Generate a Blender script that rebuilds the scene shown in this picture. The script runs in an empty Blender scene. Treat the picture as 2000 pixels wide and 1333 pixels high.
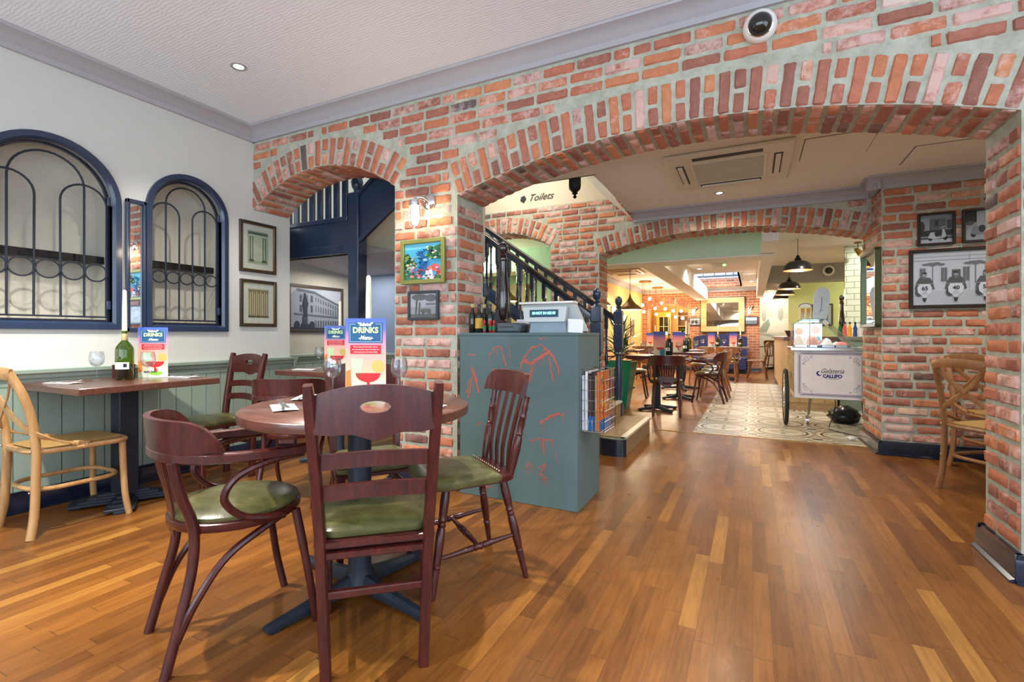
import bpy, math, random
from mathutils import Vector, Matrix
random.seed(7)
SC = bpy.context.scene
COL = SC.collection
V = Vector
PI = math.pi

# ------------------------------------------------------------------ camera, world, light, exposure
YAW = 0.46
cd = bpy.data.cameras.new('camera'); cam = bpy.data.objects.new('camera', cd); COL.objects.link(cam)
cd.sensor_width = 36; cd.lens = 948 / 2000 * 36; cd.clip_start = 0.05; cd.clip_end = 100
cd.shift_y = (654 - 666.5) / 2000
cam.location = (0, 0, 1.08); cam.rotation_euler = (PI / 2, 0, YAW)
SC.camera = cam
w = bpy.data.worlds.new('world'); SC.world = w; w.use_nodes = True
w.node_tree.nodes['Background'].inputs[0].default_value = (0.75, 0.86, 1.0, 1)
w.node_tree.nodes['Background'].inputs[1].default_value = 1.6
SC.view_settings.view_transform = 'Standard'; SC.view_settings.look = 'None'
SC.view_settings.gamma = 1; SC.view_settings.use_curve_mapping = False
SC.view_settings.exposure = 0.46

def lamp(kind, loc, power, col=(1, 1, 1), size=0.1, rot=None, target=None, sy=None, spot=None, blend=0.5):
    l = bpy.data.lights.new('light', kind); l.energy = power; l.color = col
    if kind == 'AREA':
        l.size = size
        if sy: l.shape = 'RECTANGLE'; l.size_y = sy
    else: l.shadow_soft_size = size
    if kind == 'SPOT': l.spot_size = spot; l.spot_blend = blend
    o = bpy.data.objects.new('light', l); COL.objects.link(o); o.location = loc
    if rot: o.rotation_euler = rot
    if target is not None:
        o.rotation_euler = (V(target) - V(loc)).to_track_quat('-Z', 'Y').to_euler()
    return o
WARM = (1.0, 0.80, 0.56); NEUT = (1.0, 0.93, 0.84); DAY = (0.72, 0.84, 1.0)
# daylight through the shop front windows behind the camera and in the right-hand wall
lamp('AREA', (-0.7, -2.55, 1.55), 105, DAY, 6.0, target=(-0.9, 3, 2.3), sy=2.3)
lamp('AREA', (2.75, 0.2, 1.6), 45, DAY, 4.0, target=(-2, 0.8, 2.0), sy=2.2)
# the halogen downlights of the front room
for x, y, p in [(-3.141, 2.139, 70), (0.3, 1.6, 45), (-2.75, 0.80, 260), (-1.45, 0.15, 70), (0.5, -0.4, 25), (1.6, 1.3, 25)]:
    lamp('SPOT', (x, y, 2.875), p, NEUT, 0.03, target=(x, y, 0), spot=1.95, blend=0.6)
lamp('SPOT', (-1.62, 2.30, 2.875), 150, NEUT, 0.03, target=(-1.5, 1.15, 0), spot=1.15, blend=0.7)
# ceiling lights of the middle hall and the rear dining room
for x, y, z, p, c in [(-0.297, 5.276, 2.47, 34, WARM), (0.9, 4.2, 2.47, 45, NEUT), (-0.6, 3.9, 2.47, 26, NEUT),
                      (2.2, 4.4, 2.47, 35, NEUT),
                      (-0.5, 7.6, 2.40, 40, NEUT), (0.9, 7.3, 2.40, 40, NEUT), (-0.99, 10.2, 2.4, 45, NEUT), (-0.11, 12.0, 2.4, 55, NEUT), (-0.3, 14.2, 2.4, 55, WARM),
                      (-2.2, 8.6, 2.3, 60, WARM), (-2.4, 11.5, 2.3, 80, WARM), (1.6, 10.2, 2.35, 60, NEUT)]:
    lamp('SPOT', (x, y, z), p, c, 0.05, target=(x, y, 0), spot=2.7, blend=0.7)
lamp('AREA', (-3.9, 4.0, 1.775), 9, NEUT, .5, target=(-3.9, 4.0, 0))  # added fill light under the alcove ceiling, no fixture
lamp('POINT', (-4.25, 6.6, 2.1), 42, (0.85, 1.0, 0.74), 0.1)  # added fill light for the green room, kept out of sight
lamp('POINT', (2.7, 12.0, 2.1), 28, (0.92, 1.0, 0.66), 0.1)  # added fill light for the kitchen, unseen behind the right pier
lamp('SPOT', (1.75, 8.2, 2.42), 45, (.95, 1.0, .88), .05, target=(1.7, 9.0, 1.2), spot=2.2)  # extra spot added to brighten the white tiled wall
lamp('AREA', (-2.6, 4.9, 3.25), 22, NEUT, 1.2, target=(-2.6, 4.9, 0))      # light of the upper landing
lamp('AREA', (-0.8, 13.2, 3.2), 110, DAY, 1.6, target=(-0.8, 13.2, 0))      # daylight in the skylight shaft

# ------------------------------------------------------------------ materials
MATS = {}
def new_mat(name):
    m = bpy.data.materials.new(name); m.use_nodes = True
    nt = m.node_tree; b = nt.nodes['Principled BSDF']
    return m, nt, b
def N(nt, t, **kw):
    n = nt.nodes.new(t)
    for k, v in kw.items():
        if hasattr(n, k): setattr(n, k, v)
    return n
def lk(nt, a, b): nt.links.new(a, b)
def coords(nt, scale=(1, 1, 1), kind='Object', loc=(0, 0, 0), rot=(0, 0, 0)):
    tc = N(nt, 'ShaderNodeTexCoord'); mp = N(nt, 'ShaderNodeMapping')
    mp.inputs['Scale'].default_value = scale; mp.inputs['Location'].default_value = loc; mp.inputs['Rotation'].default_value = rot
    lk(nt, tc.outputs[kind], mp.inputs[0]); return mp.outputs[0]
def ramp(nt, fac, stops):
    r = N(nt, 'ShaderNodeValToRGB'); e = r.color_ramp.elements
    while len(e) < len(stops): e.new(0.5)
    for i, (p, c) in enumerate(stops): e[i].position = p; e[i].color = tuple(c) + (1,) if len(c) == 3 else c
    lk(nt, fac, r.inputs[0]); return r.outputs[0]
def noise(nt, vec, scale, detail=3, rough=0.5):
    n = N(nt, 'ShaderNodeTexNoise'); n.inputs['Scale'].default_value = scale; n.inputs['Detail'].default_value = detail; n.inputs['Roughness'].default_value = rough
    if vec: lk(nt, vec, n.inputs['Vector'])
    return n.outputs[0]
def mixc(nt, fac, a, b, mode='MIX'):
    m = N(nt, 'ShaderNodeMix'); m.data_type = 'RGBA'; m.blend_type = mode
    for s, v in ((0, fac), (6, a), (7, b)):
        if isinstance(v, (int, float)): m.inputs[s].default_value = v
        elif isinstance(v, tuple): m.inputs[s].default_value = v + (1,) if len(v) == 3 else v
        else: lk(nt, v, m.inputs[s])
    return m.outputs[2]
def math_(nt, op, a, b=None, c=None):
    m = N(nt, 'ShaderNodeMath'); m.operation = op
    for i, v in enumerate((a, b, c)):
        if v is None: continue
        if isinstance(v, (int, float)): m.inputs[i].default_value = v
        else: lk(nt, v, m.inputs[i])
    return m.outputs[0]
def bump(nt, b, h, strength=0.3, dist=0.01):
    n = N(nt, 'ShaderNodeBump'); n.inputs['Strength'].default_value = strength; n.inputs['Distance'].default_value = dist
    lk(nt, h, n.inputs['Height']); lk(nt, n.outputs[0], b.inputs['Normal'])
def srgb(r, g, b):
    f = lambda c: ((c / 255 + 0.055) / 1.055) ** 2.4 if c / 255 > 0.04045 else c / 255 / 12.92
    return (f(r), f(g), f(b))
def flat(name, col, rough=0.5, metal=0.0, spec=0.5, coat=0.0, var=0.08, bmp=0.0, bscale=60, emit=None, es=0):
    if name in MATS: return MATS[name]
    m, nt, b = new_mat(name)
    n = noise(nt, coords(nt), 7, 4)
    c = mixc(nt, n, tuple(x * (1 - var) for x in col), tuple(min(1, x * (1 + var)) for x in col))
    lk(nt, c, b.inputs['Base Color'])
    b.inputs['Roughness'].default_value = rough; b.inputs['Metallic'].default_value = metal
    b.inputs['Specular IOR Level'].default_value = spec; b.inputs['Coat Weight'].default_value = coat; b.inputs['Coat Roughness'].default_value = 0.1
    if bmp: bump(nt, b, noise(nt, coords(nt), bscale, 3), bmp, 0.01)
    if emit: b.inputs['Emission Color'].default_value = emit + (1,); b.inputs['Emission Strength'].default_value = es
    MATS[name] = m; return m
def wood(name, c1, c2, rough=0.3, coat=0.4, scale=(40, 40, 4), dist=2.0):
    if name in MATS: return MATS[name]
    m, nt, b = new_mat(name)
    v = coords(nt, scale); n = noise(nt, v, 1.0, 5, 0.6)
    c = ramp(nt, n, [(0.3, c1), (0.7, c2)])
    lk(nt, c, b.inputs['Base Color']); b.inputs['Roughness'].default_value = rough
    b.inputs['Coat Weight'].default_value = coat; b.inputs['Coat Roughness'].default_value = 0.12
    bump(nt, b, n, 0.05, 0.003)
    MATS[name] = m; return m
def glassy(name, tint=(0.96, 0.98, 1.0), gl=0.9, base=0.04):
    if name in MATS: return MATS[name]
    m, nt, b = new_mat(name); nt.nodes.remove(b)
    out = nt.nodes['Material Output']
    t = N(nt, 'ShaderNodeBsdfTransparent'); t.inputs[0].default_value = tint + (1,)
    g = N(nt, 'ShaderNodeBsdfGlossy'); g.inputs['Roughness'].default_value = 0.03
    lw = N(nt, 'ShaderNodeLayerWeight'); lw.inputs[0].default_value = 0.35
    f = math_(nt, 'MULTIPLY_ADD', lw.outputs['Facing'], gl * 0.6, base)
    mx = N(nt, 'ShaderNodeMixShader'); lk(nt, f, mx.inputs[0]); lk(nt, t.outputs[0], mx.inputs[1]); lk(nt, g.outputs[0], mx.inputs[2])
    lk(nt, mx.outputs[0], out.inputs[0]); MATS[name] = m; return m
def emitm(name, col, s):
    if name in MATS: return MATS[name]
    m, nt, b = new_mat(name); b.inputs['Base Color'].default_value = col + (1,)
    b.inputs['Emission Color'].default_value = col + (1,); b.inputs['Emission Strength'].default_value = s
    MATS[name] = m; return m

M_MAHOG = wood('mahogany_stain', (0.034, 0.006, 0.007), (0.092, 0.014, 0.010), 0.30, 0.16, (55, 55, 9))
M_TABLE = wood('walnut_table', (0.085, 0.03, 0.02), (0.17, 0.065, 0.042), 0.28, 0.35, (6, 60, 60))
M_OAK = wood('honey_bentwood', (0.38, 0.19, 0.065), (0.56, 0.33, 0.13), 0.38, 0.2, (30, 30, 3))
M_BROWN = wood('brown_beech', (0.20, 0.075, 0.03), (0.34, 0.14, 0.055), 0.35, 0.2, (30, 30, 3))
M_PINE = wood('pale_oak_planks', (0.42, 0.27, 0.13), (0.62, 0.42, 0.22), 0.5, 0.0, (4, 40, 40))
M_NAVY = flat('navy_gloss_paint', srgb(38, 54, 80), 0.28, coat=0.3, var=0.15)
M_NAVYD = flat('dark_navy_gloss_paint', srgb(26, 34, 52), 0.22, coat=0.4, var=0.15)
M_IRON = flat('black_cast_iron', srgb(38, 46, 58), 0.5, 0.3, bmp=0.1)
M_BLACK = flat('black_metal', (0.012, 0.012, 0.014), 0.35, 0.4)
M_STEEL = flat('brushed_steel', (0.62, 0.63, 0.65), 0.22, 1.0, var=0.03)
M_CHROME = flat('chrome', (0.8, 0.8, 0.82), 0.08, 1.0, var=0.02)
M_CREAMW = flat('cream_wall_paint', srgb(206, 207, 200), 0.7, spec=0.2, var=0.03, bmp=0.06, bscale=90)
M_SAGE = flat('sage_green_paint', srgb(148, 166, 152), 0.42, var=0.05)
M_GREYTR = flat('lilac_grey_moulding_paint', srgb(172, 170, 174), 0.45, var=0.03)
M_WHITE = flat('white_plastic', srgb(232, 230, 222), 0.35, var=0.02)
M_PAPER = flat('white_paper', srgb(238, 238, 235), 0.8, var=0.02)
M_WAX = flat('ivory_wax', srgb(232, 232, 205), 0.4, var=0.03)
M_GLASS = glassy('clear_glass')
M_PANE = glassy('window_pane_glass', (0.93, 0.95, 0.96), 0.5, 0.02)
M_GREENGL = glassy('green_bottle_glass', (0.30, 0.42, 0.06), 0.6, 0.06)
M_DARKGL = flat('dark_bottle_glass', (0.006, 0.012, 0.008), 0.05, coat=0.6)
M_MIRROR = flat('mirror_silver', (0.82, 0.83, 0.84), 0.02, 1.0, var=0.01)
M_BRASS = flat('aged_gold', srgb(150, 112, 58), 0.35, 0.7)

def leather():
    m, nt, b = new_mat('green_leather'); v = coords(nt)
    n = noise(nt, v, 12, 7, 0.7); n2 = noise(nt, coords(nt, (25, 140, 60)), 1, 4)
    c = ramp(nt, n, [(0.25, srgb(56, 57, 30)), (0.55, srgb(92, 91, 52)), (0.8, srgb(136, 131, 84))])
    lk(nt, c, b.inputs['Base Color']); b.inputs['Roughness'].default_value = 0.30
    bump(nt, b, n2, 0.15, 0.003); return m
M_LEATHER = leather()
def cane():
    m, nt, b = new_mat('woven_cane'); v = coords(nt)
    w1 = N(nt, 'ShaderNodeTexWave'); w1.inputs['Scale'].default_value = 42; lk(nt, v, w1.inputs[0])
    w2 = N(nt, 'ShaderNodeTexWave'); w2.bands_direction = 'Y'; w2.inputs['Scale'].default_value = 42; lk(nt, v, w2.inputs[0])
    f = math_(nt, 'MULTIPLY', w1.outputs[1], w2.outputs[1])
    c = mixc(nt, f, srgb(205, 165, 98), srgb(70, 44, 22)); lk(nt, c, b.inputs['Base Color'])
    b.inputs['Roughness'].default_value = 0.5; bump(nt, b, f, 0.4, 0.003); return m
M_CANE = cane()

def floor_mat():
    m, nt, b = new_mat('oiled_iroko_strip_floor')
    tc = N(nt, 'ShaderNodeTexCoord'); sep = N(nt, 'ShaderNodeSeparateXYZ'); lk(nt, tc.outputs['Object'], sep.inputs[0])
    x, y = sep.outputs[0], sep.outputs[1]
    W, L = 0.062, 0.66
    row = math_(nt, 'FLOOR', math_(nt, 'DIVIDE', x, W))
    wn = N(nt, 'ShaderNodeTexWhiteNoise'); wn.noise_dimensions = '1D'; lk(nt, row, wn.inputs['W'])
    yy = math_(nt, 'ADD', math_(nt, 'DIVIDE', y, L), math_(nt, 'MULTIPLY', wn.outputs[0], 7.3))
    seg = math_(nt, 'FLOOR', yy)
    cmb = N(nt, 'ShaderNodeCombineXYZ'); lk(nt, row, cmb.inputs[0]); lk(nt, seg, cmb.inputs[1])
    wn2 = N(nt, 'ShaderNodeTexWhiteNoise'); wn2.noise_dimensions = '3D'; lk(nt, cmb.outputs[0], wn2.inputs['Vector'])
    r = wn2.outputs[0]
    base = ramp(nt, r, [(0.0, srgb(122, 73, 32)), (0.15, srgb(138, 84, 37)), (0.5, srgb(152, 94, 41)), (0.85, srgb(162, 102, 45)), (0.96, srgb(176, 115, 52)), (1.0, srgb(200, 140, 68))])
    off = N(nt, 'ShaderNodeVectorMath'); off.operation = 'ADD'
    sc = N(nt, 'ShaderNodeVectorMath'); sc.operation = 'MULTIPLY'; lk(nt, tc.outputs['Object'], sc.inputs[0]); sc.inputs[1].default_value = (70, 5, 1)
    lk(nt, sc.outputs[0], off.inputs[0]); lk(nt, wn2.outputs[1], off.inputs[1])
    g = noise(nt, off.outputs[0], 1.0, 6, 0.65)
    grain = ramp(nt, g, [(0.3, (0.62, 0.55, 0.5)), (0.55, (1, 1, 1)), (0.8, (1.15, 1.1, 1.0))])
    c = mixc(nt, 0.85, mixc(nt, 1.0, base, (0.74, 0.77, 0.70), 'MULTIPLY'), grain, 'MULTIPLY')
    big = noise(nt, tc.outputs['Object'], 1.3, 4, 0.6)
    worn = ramp(nt, big, [(0.3, (0.70, 0.66, 0.64)), (0.65, (1.1, 1.08, 1.06))])
    c = mixc(nt, 0.8, c, worn, 'MULTIPLY')
    fx = math_(nt, 'FRACT', math_(nt, 'DIVIDE', x, W)); fy = math_(nt, 'FRACT', yy)
    e1 = math_(nt, 'LESS_THAN', fx, 0.022); e2 = math_(nt, 'LESS_THAN', fy, 0.005)
    e = math_(nt, 'MAXIMUM', e1, e2)
    c = mixc(nt, math_(nt, 'MULTIPLY', e, 0.6), c, (0.03, 0.014, 0.007))
    lk(nt, c, b.inputs['Base Color'])
    rr = N(nt, 'ShaderNodeMapRange'); lk(nt, noise(nt, tc.outputs['Object'], 5, 5, 0.7), rr.inputs[0]); rr.inputs['To Min'].default_value = 0.20; rr.inputs['To Max'].default_value = 0.42
    lk(nt, rr.outputs[0], b.inputs['Roughness']); b.inputs['Specular IOR Level'].default_value = 0.45
    bump(nt, b, math_(nt, 'SUBTRACT', math_(nt, 'MULTIPLY', g, 0.15), e), 0.12, 0.004)
    return m
M_FLOOR = floor_mat()

def brickc():
    m, nt, b = new_mat('reclaimed_brick'); a = N(nt, 'ShaderNodeAttribute'); a.attribute_name = 'bc'
    sep = N(nt, 'ShaderNodeSeparateColor'); lk(nt, a.outputs[0], sep.inputs[0])
    v = coords(nt)
    c = ramp(nt, sep.outputs[0], [(0.0, srgb(104, 94, 94)), (0.012, srgb(112, 96, 92)), (0.03, srgb(152, 102, 88)), (0.3, srgb(172, 112, 94)), (0.55, srgb(186, 116, 92)), (0.8, srgb(196, 124, 92)), (0.985, srgb(208, 140, 100)), (1.0, srgb(222, 206, 190))])
    n1 = noise(nt, v, 28, 6, 0.7); n2 = noise(nt, v, 9, 5, 0.7); n3 = noise(nt, v, 90, 3, 0.6)
    c = mixc(nt, 0.6, c, ramp(nt, n1, [(0.3, (0.66, 0.6, 0.6)), (0.6, (1.1, 1.08, 1.05))]), 'MULTIPLY')
    th = math_(nt, 'SUBTRACT', 0.70, math_(nt, 'MULTIPLY', sep.outputs[1], 0.36))
    k = N(nt, 'ShaderNodeMapRange'); lk(nt, math_(nt, 'ADD', math_(nt, 'MULTIPLY', n2, 0.6), math_(nt, 'MULTIPLY', n1, 0.4)), k.inputs[0]); lk(nt, th, k.inputs['From Min']); lk(nt, math_(nt, 'ADD', th, 0.16), k.inputs['From Max'])
    c = mixc(nt, math_(nt, 'MULTIPLY', k.outputs[0], 0.75), c, srgb(222, 192, 184))
    lk(nt, c, b.inputs['Base Color']); b.inputs['Roughness'].default_value = 0.72; b.inputs['Specular IOR Level'].default_value = 0.25
    bump(nt, b, math_(nt, 'ADD', n1, math_(nt, 'MULTIPLY', n3, 0.5)), 0.5, 0.006); return m
M_BRICK = brickc()
def mortar():
    m, nt, b = new_mat('lime_mortar'); v = coords(nt)
    c = ramp(nt, noise(nt, v, 12, 5, 0.7), [(0.3, srgb(158, 160, 142)), (0.7, srgb(196, 198, 180))])
    lk(nt, c, b.inputs['Base Color']); b.inputs['Roughness'].default_value = 0.85; b.inputs['Specular IOR Level'].default_value = 0.15
    bump(nt, b, noise(nt, v, 60, 5, 0.7), 0.6, 0.008); return m
M_MORTAR = mortar()
def brick_proc(name, rot, tint=(1, 1, 1)):
    m, nt, b = new_mat(name); v = coords(nt, rot=rot)
    t = N(nt, 'ShaderNodeTexBrick'); lk(nt, v, t.inputs[0])
    t.inputs['Color1'].default_value = srgb(182, 112, 78) + (1,); t.inputs['Color2'].default_value = srgb(150, 90, 68) + (1,); t.inputs['Mortar'].default_value = srgb(186, 172, 144) + (1,)
    t.inputs['Scale'].default_value = 1; t.inputs['Brick Width'].default_value = 0.225; t.inputs['Row Height'].default_value = 0.076; t.inputs['Mortar Size'].default_value = 0.007
    lk(nt, t.outputs[0], b.inputs['Base Color']); b.inputs['Roughness'].default_value = 0.8
    bump(nt, b, t.outputs[1], -0.4, 0.008); return m
M_BRICKX = brick_proc('brick_pattern_xz', (PI / 2, 0, 0))

def tile_mat():
    m, nt, b = new_mat('encaustic_circle_tiles')
    tc = N(nt, 'ShaderNodeTexCoord'); sep = N(nt, 'ShaderNodeSeparateXYZ'); lk(nt, tc.outputs['Object'], sep.inputs[0])
    P = 0.60
    def cell(s, o): return math_(nt, 'SUBTRACT', math_(nt, 'FRACT', math_(nt, 'ADD', math_(nt, 'DIVIDE', s, P), o)), 0.5)
    # circle centres fall at x = -0.30 + k * P
    cx = math_(nt, 'MULTIPLY', cell(sep.outputs[0], 1.0), P); cy = math_(nt, 'MULTIPLY', cell(sep.outputs[1], 0.25), P)
    dx = math_(nt, 'MULTIPLY', cell(sep.outputs[0], 1.5), P); dy = math_(nt, 'MULTIPLY', cell(sep.outputs[1], 0.75), P)
    r = math_(nt, 'SQRT', math_(nt, 'ADD', math_(nt, 'MULTIPLY', cx, cx), math_(nt, 'MULTIPLY', cy, cy)))
    r2 = math_(nt, 'SQRT', math_(nt, 'ADD', math_(nt, 'MULTIPLY', dx, dx), math_(nt, 'MULTIPLY', dy, dy)))
    def band(v, c, wd): return math_(nt, 'LESS_THAN', math_(nt, 'ABSOLUTE', math_(nt, 'SUBTRACT', v, c)), wd)
    dark = srgb(84, 76, 62); cream = srgb(236, 230, 210); mid = srgb(176, 168, 146); pale = srgb(246, 242, 228)
    c = mixc(nt, band(r, 0.30, 0.02), cream, mid)
    c = mixc(nt, math_(nt, 'LESS_THAN', r, 0.245), c, cream)
    c = mixc(nt, band(r, 0.235, 0.013), c, dark)
    c = mixc(nt, band(r, 0.195, 0.006), c, mid)
    # eight-petal rosette
    ang = math_(nt, 'ARCTAN2', cy, cx); pet = math_(nt, 'ABSOLUTE', math_(nt, 'COSINE', math_(nt, 'MULTIPLY', ang, 2)))
    ros = math_(nt, 'LESS_THAN', r, math_(nt, 'MULTIPLY', math_(nt, 'POWER', pet, 3.0), 0.15))
    c = mixc(nt, ros, c, mid)
    d = math_(nt, 'ADD', math_(nt, 'ABSOLUTE', dx), math_(nt, 'ABSOLUTE', dy))
    c = mixc(nt, band(d, 0.15, 0.012), c, mid)
    c = mixc(nt, math_(nt, 'LESS_THAN', d, 0.105), c, dark)
    c = mixc(nt, math_(nt, 'LESS_THAN', d, 0.088), c, pale)
    c = mixc(nt, math_(nt, 'LESS_THAN', d, 0.055), c, srgb(84, 82, 84))
    # diagonal net between the circles
    dn = math_(nt, 'ABSOLUTE', math_(nt, 'SUBTRACT', math_(nt, 'ABSOLUTE', dx), math_(nt, 'ABSOLUTE', dy)))
    net = math_(nt, 'MULTIPLY', math_(nt, 'LESS_THAN', dn, 0.012), math_(nt, 'GREATER_THAN', r, 0.25)); c = mixc(nt, net, c, dark)
    # grout, 0.2 m tiles
    gx = math_(nt, 'LESS_THAN', math_(nt, 'FRACT', math_(nt, 'DIVIDE', sep.outputs[0], 0.2)), 0.012)
    gy = math_(nt, 'LESS_THAN', math_(nt, 'FRACT', math_(nt, 'DIVIDE', sep.outputs[1], 0.2)), 0.012)
    c = mixc(nt, math_(nt, 'MULTIPLY', math_(nt, 'MAXIMUM', gx, gy), 0.4), c, (0.18, 0.17, 0.14))
    c = mixc(nt, 0.35, c, ramp(nt, noise(nt, tc.outputs['Object'], 14, 4), [(0.3, (0.75, 0.73, 0.7)), (0.7, (1.1, 1.1, 1.1))]), 'MULTIPLY')
    lk(nt, c, b.inputs['Base Color']); b.inputs['Roughness'].default_value = 0.28; return m
M_TILE = tile_mat()

def wave_ceiling():
    m, nt, b = new_mat('combed_plaster_ceiling'); v = coords(nt)
    wv = N(nt, 'ShaderNodeTexWave'); wv.inputs['Scale'].default_value = 15; wv.inputs['Distortion'].default_value = 6; wv.inputs['Detail'].default_value = 3; wv.bands_direction = 'Y'
    lk(nt, v, wv.inputs[0]); b.inputs['Base Color'].default_value = srgb(238, 244, 250) + (1,); b.inputs['Roughness'].default_value = 0.75
    bump(nt, b, wv.outputs[1], 0.18, 0.005); return m
M_CEIL = wave_ceiling()
M_CEIL2 = flat('cream_ceiling_paint', srgb(238, 232, 220), 0.7, var=0.02)
def subway():
    m, nt, b = new_mat('white_subway_tiles'); v = coords(nt, rot=(PI / 2, 0, 0))
    t = N(nt, 'ShaderNodeTexBrick'); lk(nt, v, t.inputs[0])
    t.inputs['Color1'].default_value = srgb(226, 230, 208) + (1,); t.inputs['Color2'].default_value = srgb(216, 222, 200) + (1,); t.inputs['Mortar'].default_value = srgb(130, 130, 110) + (1,)
    t.inputs['Scale'].default_value = 1; t.inputs['Brick Width'].default_value = 0.2; t.inputs['Row Height'].default_value = 0.09; t.inputs['Mortar Size'].default_value = 0.004
    lk(nt, t.outputs[0], b.inputs['Base Color']); b.inputs['Roughness'].default_value = 0.15; return m
M_SUBWAY = subway()
def desk_mat():
    m, nt, b = new_mat('crackled_grey_green_paint'); v = coords(nt)
    n = noise(nt, coords(nt, (1, 1, 0.35)), 1.6, 4)
    base = ramp(nt, n, [(0.3, srgb(76, 98, 92)), (0.7, srgb(100, 122, 126))])
    lk(nt, base, b.inputs['Base Color']); b.inputs['Roughness'].default_value = 0.5; b.inputs['Specular IOR Level'].default_value = 0.3; return m
M_DESK = desk_mat()
def grad(name, stops, rough=0.3):
    if name in MATS: return MATS[name]
    m, nt, b = new_mat(name); tc = N(nt, 'ShaderNodeTexCoord'); sep = N(nt, 'ShaderNodeSeparateXYZ'); lk(nt, tc.outputs['Generated'], sep.inputs[0])
    lk(nt, ramp(nt, sep.outputs[2], stops), b.inputs['Base Color']); b.inputs['Roughness'].default_value = rough
    b.inputs['Coat Weight'].default_value = 0.3
    MATS[name] = m; return m
M_MENU = grad('printed_sunset_menu', [(0.0, srgb(206, 224, 206)), (0.14, srgb(226, 216, 196)), (0.34, srgb(244, 178, 140)), (0.6, srgb(240, 150, 140)), (0.74, srgb(200, 120, 160)), (0.86, srgb(80, 90, 170)), (1.0, srgb(24, 76, 176))])
def col_mat(rgb, rough=0.6):
    k = 'ink_%d_%d_%d' % rgb
    return flat(k, srgb(*rgb), rough, var=0.06)

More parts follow.
